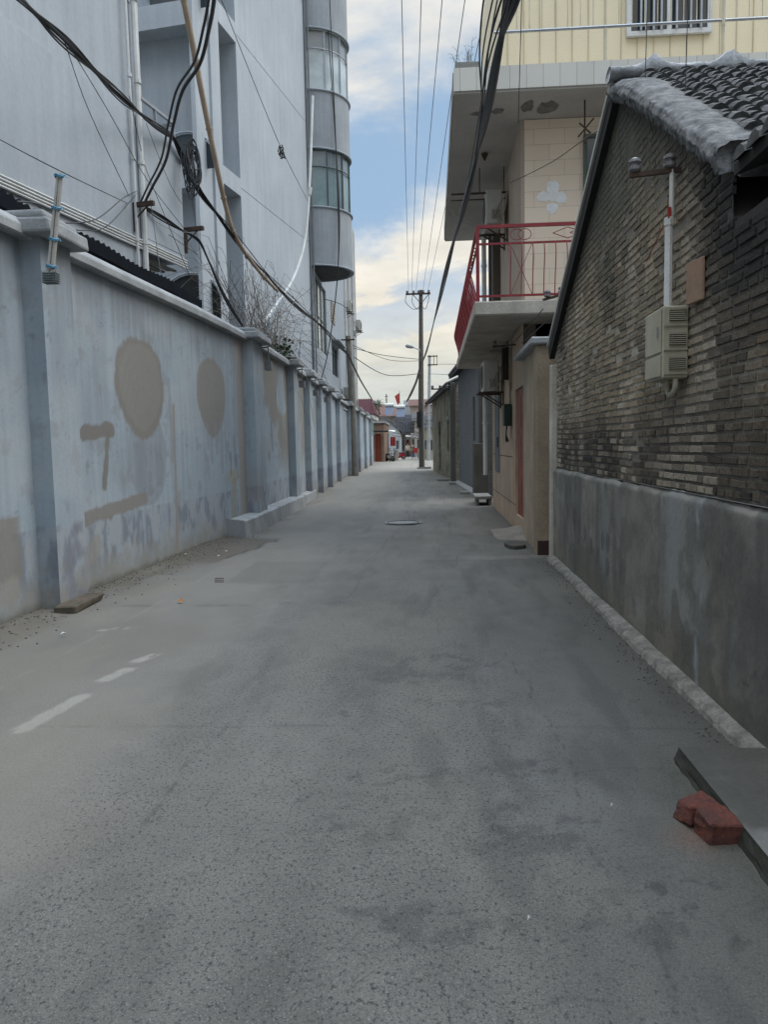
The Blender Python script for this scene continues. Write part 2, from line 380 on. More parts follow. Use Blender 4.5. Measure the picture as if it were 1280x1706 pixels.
    for yj in (7.3,9.9,16.5,21,27,34):
        base=mixc(base,[.1,.1,.1],np.exp(-((Y-yj-.12*(fbm(X*2,Y*0,4,170)-.5)-.04*X)/(.007*yj/5))**2)*.5)
    # irregular patch repair and dusty verge
    pm=sst(.03,-.03,np.abs(Y-9.2)-.85+.1*(fbm(X*3,Y*3,3,171)-.5))*sst(.03,-.03,np.abs(X+1.9)-.5+.1*(fbm(X*3,Y*3,3,172)-.5));base=mixc(base,[.15,.15,.147],pm*.4)
    base=mixc(base,[.31,.295,.26],sst(.56,.72,fbm(X*1.1+4,Y*.5,5,173))*.28)
    st_=fbm(X*5,Y*1.1,5,174);base=mixc(base,[.12,.12,.118],sst(.55,.75,st_)*.45*sst(-2.2,-1,X))
    md=sst(.12,-.12,X-wl-.75-.2*(Y-10.6)*.4+.25*(fbm(X*4,Y*4,4,175)-.5))*sst(9.4,10.1,Y)*sst(12.75,12.5,Y);base=mixc(base,[.125,.11,.09],md*.7)
    base=mixc(base,[.05,.045,.04],np.exp(-((X-wl-.75-.08*(Y-10.6)+.25*(fbm(X*4,Y*4,4,175)-.5))/.03)**2)*sst(10,10.4,Y)*sst(12.8,12.5,Y)*.7)
    # crazing and cracks
    cr=np.abs(fbm(X*1.3+5,Y*1.1,4,140)-.5);base=mixc(base,[.09,.09,.09],np.exp(-(cr/.004)**2)*.35*sst(-1.2,1.,X))
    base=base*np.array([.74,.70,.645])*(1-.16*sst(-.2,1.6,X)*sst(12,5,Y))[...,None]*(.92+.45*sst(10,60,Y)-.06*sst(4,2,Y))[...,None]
    return np.concatenate([base,np.clip(agg*(.55+.9*n2)*1.1+.16,0,1)[...,None]],-1)
ys=[-6.,-3,0,1.2]
while ys[-1]<110: ys.append(ys[-1]+ (max(.014,ys[-1]*ys[-1]*.0016) if ys[-1]<60 else 5))
def rz(X,Y):
    wl=np.interp(Y,[p[1] for p in LP],[p[0] for p in LP])
    z=.010*(fbm(X*1.5,Y*1.5,3,150)-.5)
    hump=np.exp(-((Y-11.2)/1.3)**2)*sst(.75,.35,X-wl+.25*(fbm(X*3,Y*3,3,152)-.5))*.05
    hump+=sst(.35,0,X-wl)*.03
    return z+hump
def rp(X,Y): return np.stack([X,Y,rz(X,Y)],-1)
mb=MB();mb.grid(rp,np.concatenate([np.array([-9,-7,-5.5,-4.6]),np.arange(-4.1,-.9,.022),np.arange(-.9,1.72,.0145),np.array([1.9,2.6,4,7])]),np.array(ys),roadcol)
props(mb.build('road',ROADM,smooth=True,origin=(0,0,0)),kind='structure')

# ------------------------------------------------------------ boundary wall on the left
BLUE=np.array([.318,.375,.418])
def ell(Y,Z,cy,cz,a,b,seed,taper=0):
    aa=a*(1+taper*(Z-cz)/b);e=np.sqrt(((Y-cy)/aa)**2+((Z-cz)/b)**2);return sst(1.06,.96,e+.12*(fbm(Y*4,Z*4,3,seed)-.5)+.10*(fbm(Y*22,Z*5,3,int(seed)+1)-.5))
def cap(Y,Z,a,b,w,seed,rag=.06):
    dx,dy=b[0]-a[0],b[1]-a[1];t=np.clip(((Y-a[0])*dx+(Z-a[1])*dy)/(dx*dx+dy*dy),0,1)
    return sst(w+.012,w-.012,np.hypot(Y-a[0]-t*dx,Z-a[1]-t*dy)+rag*(fbm(Y*6,Z*6,3,seed)-.5))
BG=[.225,.212,.19]
def wallcol(Y,Z,mode='bay',seed=0,zt=3.52):
    st=fbm(Y*3.2+seed,Z*.25,4,200);st2=fbm(Y*14+seed,Z*.6,3,201);n=fbm(Y*1.1+seed,Z*1.1,4,202);nf=fbm(Y*7,Z*7,4,203)
    c=np.zeros(Y.shape+(3,))+BLUE;c*=(.86+.26*n+.10*(nf-.5))[...,None]
    c=mixc(c,[.23,.25,.275],sst(.46,.72,st)*.45*sst(.8,3.0,Z));c=mixc(c,[.24,.26,.285],sst(.45,.75,st2)*.38)
    ck=np.abs(fbm(Y*.9+seed,Z*1.3,5,208)-.5);c=mixc(c,[.12,.125,.13],np.exp(-(ck/.0022)**2)*.4)
    c=mixc(c,[.2,.205,.2],sst(.62,.72,fbm(Y*5,Z*5,5,209+seed))*.35)
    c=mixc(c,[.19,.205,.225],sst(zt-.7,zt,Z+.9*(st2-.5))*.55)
    c=mixc(c,[.42,.44,.455],sst(.52,.75,fbm(Y*.8+9,Z*1.5+seed,3,204))*.35)
    # painted dado
    dl=.80+.03*(fbm(Y*2,Z*0,2,205)-.5)
    dd=sst(dl+.012,dl-.012,Z);fl=fbm(Y*6+seed,Z*3.2,4,206)
    c=mixc(c,[.27,.305,.355],dd*.55);fl2=fbm(Y*16+seed,Z*5,4,207);c=mixc(c,[.175,.19,.215],dd*sst(.50,.62,.6*fl+.4*fl2)*.7*sst(.12,.35,Z));c=mixc(c,[.36,.375,.38],dd*sst(.52,.42,fl)*.45)
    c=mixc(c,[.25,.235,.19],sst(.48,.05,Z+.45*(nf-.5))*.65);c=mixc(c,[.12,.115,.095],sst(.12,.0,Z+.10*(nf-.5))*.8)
    return c
def bay2(Y,Z):
    c=wallcol(Y,Z,seed=3)
    sm=fbm(Y*5,Z*1.2,4,210)
    # scrubbed blue-grey smear beneath the first oval
    m=ell(Y,Z,9.6,1.45,.58,.62,211)*.75+ell(Y,Z,9.35,1.3,.75,.35,212)*.3;c=mixc(c,[.20,.215,.24],np.clip(m*(.3+1.3*fbm(Y*9,Z*1.5,4,2101)),0,1)*(.35+.6*sm))
    sw=.5+.5*np.sin(np.hypot((Y-9.5)*1.2,Z-2.05)*42+5*fbm(Y*3,Z*3,3,213))
    o1=ell(Y,Z,9.48,2.33,.70,.62,214,.12);c=mixc(c,np.array(BG)*1.0,o1*(.88+.07*sw+.12*(fbm(Y*6,Z*9,4,2160)-.5)));c=mixc(c,[.19,.178,.162],o1*(1-ell(Y,Z,9.48,2.36,.60,.54,214,.12))*.5)
    sw=.5+.5*np.sin(np.hypot((Y-12.1)*1.2,Z-2.35)*40+4*fbm(Y*3,Z*3,3,215))
    o2=ell(Y,Z,12.12,2.36,.66,.62,216,.25);c=mixc(c,[.235,.222,.20],o2*(.86+.08*sw+.12*(fbm(Y*6,Z*9,4,2161)-.5)))
    for y,z0,z1 in ((12.0,1.75,1.35),(12.25,1.9,1.5),(12.5,1.95,1.3),(11.85,1.9,1.6)): c=mixc(c,[.26,.27,.29],cap(Y,Z,(y,z0),(y,z1),.06,217)*.6)
    c=mixc(c,[.19,.178,.165],cap(Y,Z,(7.97,1.74),(8.62,1.80),.085,218)*.95);c=mixc(c,[.19,.178,.165],cap(Y,Z,(8.52,1.75),(8.38,1.15),.05,219)*.92)
    c=mixc(c,[.225,.21,.19],cap(Y,Z,(7.3,.76),(9.4,.93),.085,220,.09)*.9)
    c=mixc(c,[.29,.28,.255],cap(Y,Z,(7.6,.28),(8.15,.48),.12,221,.12)*.7)
    c=mixc(c,[.275,.262,.235],cap(Y,Z,(10.5,2.15),(10.42,.02),.045,222,.03)*.92);c=mixc(c,[.24,.255,.27],cap(Y,Z,(10.36,2.5),(10.42,1.5),.05,223,.05)*.6)
    c=mixc(c,[.30,.28,.25],sst(13.42,13.5,Y+.12*(fbm(Y*2,Z*2,3,224)-.5))*.85)
    c=mixc(c,[.33,.315,.25],ell(Y,Z,13.05,1.05,.30,.13,225)*.8);c=mixc(c,[.29,.275,.235],cap(Y,Z,(13.1,.9),(12.95,.1),.14,226,.05)*.7)
    for a,b in (((12.95,1.45),(12.95,1.1)),((13.15,1.75),(13.2,1.2)),((13.25,1.4),(13.35,1.05))): c=mixc(c,[.19,.205,.23],cap(Y,Z,a,b,.045,227)*.7)
    return c
def bay1(Y,Z):
    c=wallcol(Y,Z,seed=11)
    c=mixc(c,BG,sst(6.75,6.68,Y+.04*(fbm(Y*5,Z*5,3,230)-.5))*sst(.98,.95,Z)*sst(.28,.34,Z-.10*(Y-6))*.85)
    c=mixc(c,[.30,.285,.255],cap(Y,Z,(5.5,.15),(6.55,.3),.12,231,.1)*.7);return c
def bayn(k):
    def f(Y,Z):
        c=wallcol(Y,Z,seed=20+7*k);y0=LP[k][1] if k<len(LP) else 20
        amt={1:.95,2:.75,3:.4}.get(k,.25)
        c=mixc(c,[.235,.222,.195],sst(.40,.52,fbm(Y*.9+k,Z*1.1,4,240+k))*sst(.8,1.6,Z)*amt)
        for q in range(4):
            yy=y0+.5+q*.9;zz_=1.3+.5*((q*37+k*11)%5)/4
            c=mixc(c,[.19,.205,.23],cap(Y,Z,(yy,zz_+.5),(yy+.05,zz_),.10,250+q)*.8)
            c=mixc(c,[.33,.315,.28],ell(Y,Z,yy+.4,zz_+.3,.25,.16,260+q)*.5)
        return c
    return f
PY=[(6.98,7.52),(14.0,14.85),(18.6,19.15),(21.7,22.15),(24.7,25.15),(27.8,28.3),(32.2,32.8),(38,38.6),(44,44.6),(50,50.6),(57,57.6)]
wallT=thing('boundary_wall','long painted blue-grey boundary wall with pillars, coping and patched-over paint on the left','wall',(-3.9,6,0))
def wx(Y): return float(np.interp(Y,[p[1] for p in LP],[p[0] for p in LP],left=None)) if Y>6.3 else -3.87-(6.3-Y)*.053
wxv=np.vectorize(wx)
segs=[(-4,PY[0][0],bay1)]+[(PY[i][1],PY[i+1][0],bay2 if i==0 else bayn(i)) for i in range(len(PY)-1)]+[(57.6,68,bayn(11))]
for i,(a,b,fn) in enumerate(segs):
    du=.02 if i==1 else (.03 if i==0 else .05 if i<5 else .12)
    ua=[a] if i else [-4,0,3,4.5];us_=np.concatenate([np.array(ua[:-1]),np.arange(ua[-1],b,du),[b]])
    g=MB();zt=3.54
    pf=lambda U,W:np.stack([wxv(U)+.012*(fbm(U*1.3,W*1.3,2,300)-.5),U,W],-1)
    g.grid(pf,us_,np.concatenate([np.arange(-.02,zt,du if du>.02 else .02),[zt]]),fn)
    n0=len(g.v)   # back face and top so the wall is solid
    for (yy,y2) in zip(us_[:-1:10],list(us_[10::10])+[b]):
        x0,x1=wx(yy),wx(y2);g.add([(x0-.24,yy,-.02),(x1-.24,y2,-.02),(x1-.24,y2,zt),(x0-.24,yy,zt),(x0,yy,zt),(x1,y2,zt)],[(0,3,2,1),(3,4,5,2)])
    g.c+= [[.35,.38,.42]]*(len(g.v)-n0)
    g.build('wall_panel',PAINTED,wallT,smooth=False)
for i,(a,b) in enumerate(PY):
    g=MB();x0,x1=wx(a),wx(b);pr=.20 if i<2 else .18
    stp=.03 if i<2 else .1
    zs=np.append(np.arange(-.02,3.6,stp),3.6)
    fnc=lambda Y,Z,i=i:wallcol(Y,Z,seed=60+i*5)
    def pcol(Y,Z,i=i):
        c=wallcol(Y,Z,seed=60+i*5)
        c=mixc(c,[.20,.205,.245],sst(.85,.8,Z)*sst(.42,.6,fbm(Y*5+i,Z*3,4,310+i))*.75)
        c=mixc(c,[.30,.285,.26],sst(.55,.68,fbm(Y*2+i*3,Z*1.2,3,320+i))*.5*sst(2,.5,Z))
        return c
    ua=np.append(np.arange(a,b,stp),b)
    g.grid(lambda U,W:np.stack([wxv(U)+pr,U,W],-1),ua,zs,pcol)
    da=np.append(np.arange(-.1,pr,stp),pr)
    g.grid(lambda U,W:np.stack([x0+U,a+0*U,W],-1),da,zs,lambda U,W:pcol(a+U,W)*.95)  # near side face toned down, shade put into its colour
    g.grid(lambda U,W:np.stack([x1+U,b+0*U,W],-1),da,zs,lambda U,W:pcol(b+U,W))
    g.build('pillar',PAINTED,wallT)
# coping (runs of slab between pillar caps) and caps
for i,(a,b,fn) in enumerate(segs):
    g=MB();ns=max(2,int((b-a)/1.2));ys_=np.linspace(a,b,ns+1)
    prof=[(.12,3.54),(.12,3.635),(.05,3.715),(-.3,3.74),(-.36,3.66),(-.36,3.54)]
    vs=[];k=len(prof)
    for y in ys_:
        dz=random.uniform(-.012,.012);vs+= [(wx(y)+dx,y,z+(dz if z>3.6 else dz*.5)) for dx,z in prof]
    g.add(vs,[(r*k+j,r*k+(j+1)%k,(r+1)*k+(j+1)%k,(r+1)*k+j) for r in range(ns) for j in range(k)]+[tuple(range(k)),tuple(ns*k+j for j in range(k-1,-1,-1))])
    g.build('coping',COPE,wallT,bevel=.012)
for a,b in PY:
    g=MB();x=(wx(a)+wx(b))/2
    g.box((x-.42,a-.14,3.56),(x+.36,b+.14,3.70),jit=.012);g.prism([(x+.33,a-.11,3.70),(x+.33,b+.11,3.70),(x+.2,b-.02,3.80),(x+.2,a+.02,3.80)],(-.72,0,0)) if False else g.box((x-.38,a-.08,3.70),(x+.28,b+.08,3.78),jit=.014)
    g.build('pillar_cap',COPE,wallT,bevel=.025,seg=2)
# plinth
g=MB()
for (y0,y1,x0,z1) in ((12.6,15.6,.30,.30),(15.6,19.3,.27,.29),(19.32,22.4,.2,.24)):
    vs=[(wx(y0)-.02,y0,-.02),(wx(y0)+x0,y0,-.02),(wx(y1)+x0,y1,-.02),(wx(y1)-.02,y1,-.02)];n_=8
    ya=np.linspace(y0,y1,n_+1);vv=[]
    for y in ya:
        j=random.uniform(-.015,.015);vv+=[(wx(y)+.0,y,-.02),(wx(y)+x0+.02+j,y,-.02),(wx(y)+x0+j,y,z1+j*.6),(wx(y)+.0,y,z1+.03)]
    g.add(vv,[(r*4+j,r*4+(j+1)%4,(r+1)*4+(j+1)%4,(r+1)*4+j) for r in range(n_) for j in range(4)]+[(0,1,2,3),(n_*4+3,n_*4+2,n_*4+1,n_*4)])
g.build('plinth',mat('plinth_render',(.36,.37,.375),(.25,.255,.25),scale=2,bump=.4,bs=30,streak=True),wallT,bevel=.015)
# meter hooks on pillars
for k,(y,zt_) in enumerate(((14.95,3.42),(19.25,3.4),(22.25,3.38),(25.25,3.36))):
    g=MB();x=wx(y)+.08;g.bar((x,y+.1,zt_+.1),(x+.22,y+.1,zt_+.14),.025);g.bar((x+.2,y+.1,zt_+.15),(x+.2,y+.1,zt_-.15),.02);g.box((x+.12,y+.05,zt_-.33),(x+.26,y+.2,zt_-.16))
    props(g.build('hanging_lamp_bracket',flat('grey_metal',(.2,.21,.22),.5,.4)),'small grey bracket under the coping at the %s left pillar'%['second','third','fourth','fifth'][k],'bracket',group='small brackets along the left wall')
# flat brick at pillar foot
g=MB();g.box((-3.66,6.86,0.0),(-3.43,7.5,.075),R=Matrix.Rotation(.03,3,'Z'),jit=.01)
props(g.build('footing_slab',mat('brown_stone',(.14,.11,.08),(.07,.06,.045),scale=6,bump=.7),bevel=.012),'brown mossy slab lying at the foot of the nearest wall pillar','slab')

# corrugated sheet roof behind the wall
g=MB();ya=np.arange(2,12.3,.02);n=len(ya)
vv=[]
for y in ya:
    w_=.018*math.sin(y*2*math.pi/.13);x=wx(y)
    sag=.02*math.sin(y*3)
    vv+=[(x-.16,y,3.99+w_+sag-.02*(y>11)*(y-11)),(x-1.5,y,3.83+w_),(x-1.5,y,3.80+w_),(x-.16,y,3.84+sag*.5)]
g.add(vv,[(r*4+j,r*4+(j+1)%4,(r+1)*4+(j+1)%4,(r+1)*4+j) for r in range(n-1) for j in range(4)]+[(0,1,2,3),(n*4-1,n*4-2,n*4-3,n*4-4)])
props(g.build('corrugated_roof',mat('blue_black_sheet',(.008,.009,.011),(.012,.016,.024),scale=3,rough=.9,spec=.05)),'black corrugated sheet roof edge showing above the left wall coping','roof sheet')
mb=MB();pa=G(0,0,0) if False else None
g=MB();g.box((-4.3,11.6,3.80),(-3.95,12.3,3.84),R=Matrix.Rotation(.3,3,'Z'));props(g.build('blue_sheet',flat('blue_plastic',(.08,.16,.35),.4)),'torn blue plastic sheet at the far end of the black roof','plastic sheet')

# ------------------------------------------------------------ near grey building (facade F)
FP=Pl((-4.6,14.05),(-4.6+.192*-18,14.05-18))      # u runs toward the camera
FP.n=Vector((1,-.192,0)).normalized()
nb=thing('grey_building','nearest pale grey building behind the left wall, with a balcony at its far end','building',(-6,8,0))
g=MB();uE=1.25
g.prism([FP.P(uE,0),FP.P(18,0),FP.P(18,0,-7),FP.P(uE,0,-7)],(0,0,7.1));g.build('wall',FAC,nb)
g=MB();g.prism([FP.P(uE,7.1,-.05),FP.P(18,7.1,-.05),FP.P(18,7.1,-7),FP.P(uE,7.1,-7)],(0,0,9.5));g.build('upper_wall',FAC,nb)
g=MB();g.prism([FP.P(-.1,5.0,.01),FP.P(uE+.003,5.0,.01),FP.P(uE+.003,5.0,-2.2),FP.P(-.1,5.0,-2.2)],(0,0,.14));
g.prism([FP.P(-.1,5.14,.01),FP.P(uE+.003,5.14,.01),FP.P(uE+.003,5.14,-.12),FP.P(-.1,5.14,-.12)],(0,0,1.98))
g.prism([FP.P(-.1,5.14,-.12),FP.P(.03,5.14,-.12),FP.P(.03,5.14,-2.2),FP.P(-.1,5.14,-2.2)],(0,0,1.98));g.build('balcony',FAC,nb,bevel=.01)
g=MB();g.bar(FP.P(-.05,7.5,-.06),FP.P(uE,7.5,-.06),.05);g.bar(FP.P(-.05,7.5,-.06),FP.P(-.05,7.5,-2),.05)
for u in (0.0,.62,1.2): g.bar(FP.P(u,7.1,-.06),FP.P(u,7.5,-.06),.045)
g.build('balcony_rail',STEEL,nb)
g=MB()
for k in range(4): g.tube([FP.P(14,4.92+.045*k,.03+.01*(k%2)),FP.P(6,4.93+.045*k,.03),FP.P(-.12,4.92+.045*k,.035)],.018,6)
props(g.build('pipe_run',WHITEPVC),'four thin white pipes running side by side along the nearest grey facade','pipes')
for k,(u,z0,z1,r,lb) in enumerate(((1.32,3.6,16,.05,'thick white drainpipe at the corner of the nearest grey building'),(1.55,4.2,16,.025,'thin white pipe just left of the thick corner drainpipe'))):
    g=MB();g.tube([FP.P(u,z0,.06),FP.P(u,z1,.02)],r,8)
    for z in np.arange(5,16,1.3): g.tube([FP.P(u,z,.055),FP.P(u,z+.06,.055)],r+.012,8)
    g.build('drainpipe',WHITEPVC,nb).data['n']=1
for u in (.65,.52):
    g=MB();g.tube([FP.P(u,7.0,-.4),FP.P(u,16,-.4)],.028,8);g.build('drainpipe',WHITEPVC,nb)
g=MB()
for k in range(5): g.bar(FP.P(0.0,4.86+.02*(k%2),-.15-.12*k),FP.P(1.2,4.86+.015*(k%3),-.15-.12*k),.07,.03)
props(g.build('plank_stack',mat('old_planks',(.3,.28,.24),(.15,.14,.12),scale=6,bump=.4)),'weathered planks tucked under the balcony of the nearest grey building','planks')
g=MB()
for z in (8.9,10.7,12.5): g.prism([FP.P(uE+.02,z,-.048),FP.P(17,z,-.048),FP.P(17,z,-.043),FP.P(uE+.02,z,-.043)],(0,0,.014))
g.build('render_joint',mat('joint_grey',(.30,.33,.36),scale=3),nb,split=True)
# brackets
for k,(px,py,Y) in enumerate(((222,342,12.75),(308,383,14.0))):
    p=D(px,py,Y);g=MB();u,z=FP.hit(px,py);q=FP.P(u,z,0)
    g.bar(q+Vector((0,0,.03)),q-Vector((0,0,.42)),.07,.07);g.bar(q,q+FP.n*.38,.07,.07);g.bar(q+FP.n*.3,q-Vector((0,0,.25)),.02)
    props(g.build('iron_bracket',RUST),['black iron cable bracket left of the thick black cables on the grey facade','black iron cable bracket at the far corner of the grey balcony'][k],'bracket',group='iron cable brackets')

# ------------------------------------------------------------ tall grey building (facade B, W1, C, bay)
BD=Vector((.168,1,0)).normalized()
cB=Vector((-4.52,29,0));sB=cB-BD*9.07
BP=Pl(sB[:2],cB[:2]);BP.n=Vector((1,-.168,0)).normalized()
tb=thing('tall_building','tall pale grey building with recessed slots and a rounded glazed bay over the lane','building',(-6,28,0))
g=MB();bk=MB()
uN0,uN1=BP.at(21.5),BP.at(22.75)
ht=[(uN0,uN1,4.0,9.0),(uN0,uN1,9.5,13.35),(uN0,uN1,13.9,17.6)]
wallholes(g,BP,0,BP.len,0,20,ht,depth=.75,back=g)
wl1=Pl(sB[:2],(sB.x-6,sB.y+6*.168));wl1.n=Vector((-.168,-1,0)).normalized()
hl=[(.12,3.2,z0,z1) for z0,z1 in ((4.6,8.42),(9.03,12.5),(13.1,16.6))]
wallholes(g,wl1,0,6,0,20,hl,depth=.55)
g.build('wall',FAC,tb)
g=MB();
for (a,b,z0,z1) in hl: g.add([wl1.P(a,z0,-.549),wl1.P(b,z0,-.549),wl1.P(b,z1,-.549),wl1.P(a,z1,-.549)],[(0,1,2,3)])
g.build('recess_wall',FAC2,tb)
for zb,ztp in ((5.0,6.3),(9.05,10.0),(13.15,14.3)):     # arched openings
    g=MB();c=.62;r=.86;q=[wl1.P(c-r,zb,-.53),wl1.P(c+r,zb,-.53)]
    arc=[wl1.P(c+r*math.cos(t),ztp-.75+.75*math.sin(t),-.53) for t in np.linspace(0,math.pi,14)]
    g.prism(q+arc,wl1.n*-.02);g.build('arched_opening',DARK if zb<6 else flat('arch_dark_glass',(.035,.05,.06),.4),tb)
    g=MB();o=[wl1.P(c+(r+.05)*math.cos(t),ztp-.75+.80*math.sin(t),-.49) for t in np.linspace(0,math.pi,14)];g.tube(o,.03,6);g.build('arch_trim',FAC,tb)
g=MB()
for z in (6.2,9.25,13.6,17.8): pbox(g,BP,BP.at(22.8),BP.len-.02,z,z+.018,.001,.006)
g.build('render_joint',mat('joint_grey',(.30,.33,.36),scale=3),tb,split=True)
g=MB();pbox(g,BP,BP.at(20.9),BP.at(21.45),0,20,-.1,.07);g.build('pilaster',FAC,tb,bevel=.01)
CP=Pl((-4.5,29.05),(-4.78,50));CP.n=Vector((1,0,0))
g=MB();bk=MB();hC=[(1.0,4.3,5.5,8.3),(6.0,7.6,7.3,8.3),(6.2,8.6,4.9,6.3),(6.2,8.6,2.6+1.3,4.6),(13.0,15,5.0,6.6),(4.2,5.2,3.1,3.9),(7.2,9.6,2.3,3.2)]
wallholes(g,CP,0,12.3,0,20,[hC[0],hC[1],hC[2],hC[5],hC[6]],depth=.18,back=bk)
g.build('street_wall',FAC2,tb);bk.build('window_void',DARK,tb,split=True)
W=window
W(CP,*hC[0],-.12,tb,DKFR,GLASSW,nv=3,nh=2);W(CP,*hC[2],-.12,tb,DKFR,GLASSD,nv=2);W(CP,*hC[5],-.12,tb,DKFR,GLASSW);W(CP,*hC[6],-.12,tb,DKFR,GLASSW,nv=2)
g=MB()
for k in range(7): pbox(g,CP,6.0,7.6,7.35+.13*k,7.42+.13*k,-.1,.03)
g.build('louvre',mat('cream_louvre',(.4,.37,.3),scale=4),tb)
for u0,u1,z in ((5.9,8.9,6.4),(4.0,5.4,4.0),(7.0,9.8,3.3)):
    g=MB();pbox(g,CP,u0,u1,z,z+.07,0,.4);g.build('window_hood',FAC,tb,bevel=.01)
# bay
bc=CP.P(1.5,0,0);R=1.45
def arcp(r,z,n=28,a0=-90,a1=90): return [Vector((bc.x+r*math.cos(math.radians(t)),bc.y+r*math.sin(math.radians(t)),z)) for t in np.linspace(a0,a1,n)]
bay=[(8.45,10.6),(12.75,14.85),(17.05,20)]
for z0,z1 in bay:
    g=MB();g.prism(arcp(R,z0)[::-1],(0,0,z1-z0));g.build('bay_parapet',mat('bay_render',(.33,.355,.38),(.27,.29,.315),scale=1.2,bump=.3,bs=25,streak=True,fine=.08),tb,bevel=.015)
    g=MB()
    for rr,zz_ in ((R+.03,z0-.0),(R+.03,z1)): g.tube(arcp(rr,zz_),.035,6)
    g.build('bay_edge_band',FAC2,tb,split=True)
g=MB();g.prism(arcp(R-.12,8.44)[::-1],(0,0,-.03));g.build('bay_soffit',mat('dark_soffit',(.09,.09,.09),(.04,.04,.04),scale=3),tb)  # underside much darker than the bay render
for z0,z1 in ((10.6,12.75),(14.85,17.05)):
    fr=MB();r=R-.05;fm=DKFR if z0<12 else ALU
    for t in np.linspace(-90,90,7): 
        a=math.radians(t);p=Vector((bc.x+r*math.cos(a),bc.y+r*math.sin(a),z0));fr.bar(p,p+Vector((0,0,z1-z0)),.05,.05)
    fr.tube(arcp(r,z0+1.5),.025,6);fr.tube(arcp(r,z0+.03),.025,6);fr.tube(arcp(r,z1-.03),.025,6)
    wdw=fr.build('bay_window',fm,tb)
    g=MB();A=arcp(r-.02,z0,7);B=arcp(r-.02,z1,7)
    m_=mat('bay_glass_lower',(.22,.30,.30),(.10,.14,.15),scale=.9,rough=.12,bump=0,spec=.8) if z0<12 else None
    if m_: 
        B2=arcp(r-.02,z0+1.5,7);g.add(A+B2,[(i,i+1,8+i,7+i) for i in range(6)]);g.build('pane',m_,wdw);g=MB();g.add(B2+B,[(i,i+1,8+i,7+i) for i in range(6)]);g.build('upper_pane',mat('bay_glass_upper',(.20,.24,.25),(.13,.16,.17),scale=.9,rough=.1,bump=0,spec=.8),wdw)
    else:
        gm=bpy.data.materials.new('clear_glass');gm.use_nodes=True;b_=gm.node_tree.nodes['Principled BSDF'];b_.inputs['Transmission Weight'].default_value=1;b_.inputs['Roughness'].default_value=.02;b_.inputs['IOR'].default_value=1.08;b_.inputs['Base Color'].default_value=(.9,.95,.95,1);MATS['clear_glass']=gm
        B2=arcp(r-.02,z0+1.5,7);g.add(A+B2,[(i,i+1,8+i,7+i) for i in range(6)]);g.build('pane',mat('bay_glass_sky',(.62,.68,.70),(.30,.35,.37),scale=.7,rough=.15,bump=0,spec=.8),wdw);g=MB();g.add(B2+B,[(i,i+1,8+i,7+i) for i in range(6)]);g.build('upper_pane',mat('bay_glass_grey',(.27,.29,.30),(.2,.22,.23),scale=.7,rough=.1,bump=0,spec=.8),wdw)  # pale lower panes stand in for bright sky seen through the bay
g=MB()   # dark downpipes running at the corner
for dx,rr in ((.03,.05),(.14,.03)): g.tube([cB+Vector((dx,-.06,3.5)),cB+Vector((dx,-.06,20))],rr,6)
g.build('corner_drainpipe',flat('dark_grey_pipe',(.16,.175,.19)),tb,split=True)
g=MB()
for k in range(3): g.tube(smoothpath([CP.P(.25+.12*k,20,.9-.2*k),CP.P(.2+.15*k,12,1.05),CP.P(.3,8.4,1.0),CP.P(.9,5.5,.5),CP.P(.6,4.2,.2)],8),.02,5)
props(g.build('hanging_cables',BLACKPVC),'slack black cables hanging down over the rounded bay of the tall grey building','cables')
# far block beyond
fb=thing('narrow_block','weathered grey block with air conditioners beyond the rounded bay','building',(-5.5,45,0))
FB=Pl((-4.72,41.35),(-4.95,51));FB.n=Vector((1,0,0))
g=MB();bk=MB();hh=[(.8,2.2,4.6,6.4),(3.6,5.2,4.6,6.2),(.8,2.2,8.2,9.8),(3.6,5.2,8.2,9.8),(6.5,8,4.6,6.2),(6.5,8,8.2,9.8)]
wallholes(g,FB,0,9.6,0,15.5,hh,depth=.2,back=bk);pbox(g,FB,0,9.6,0,15.4,-6,-.3)
g.build('wall',mat('weathered_block',(.36,.37,.375),(.22,.225,.225),scale=1,streak=True,bump=.3),fb);bk.build('window_void',DARK,fb,split=True)
for h in hh: W(FB,*h,-.14,fb,ALU,GLASSD,nv=2)
for u in (.3,3,6.1):
    g=MB();g.tube([FB.P(u,0,.1),FB.P(u,15,.1)],.06,6);g.build('drainpipe',WHITEPVC,fb)

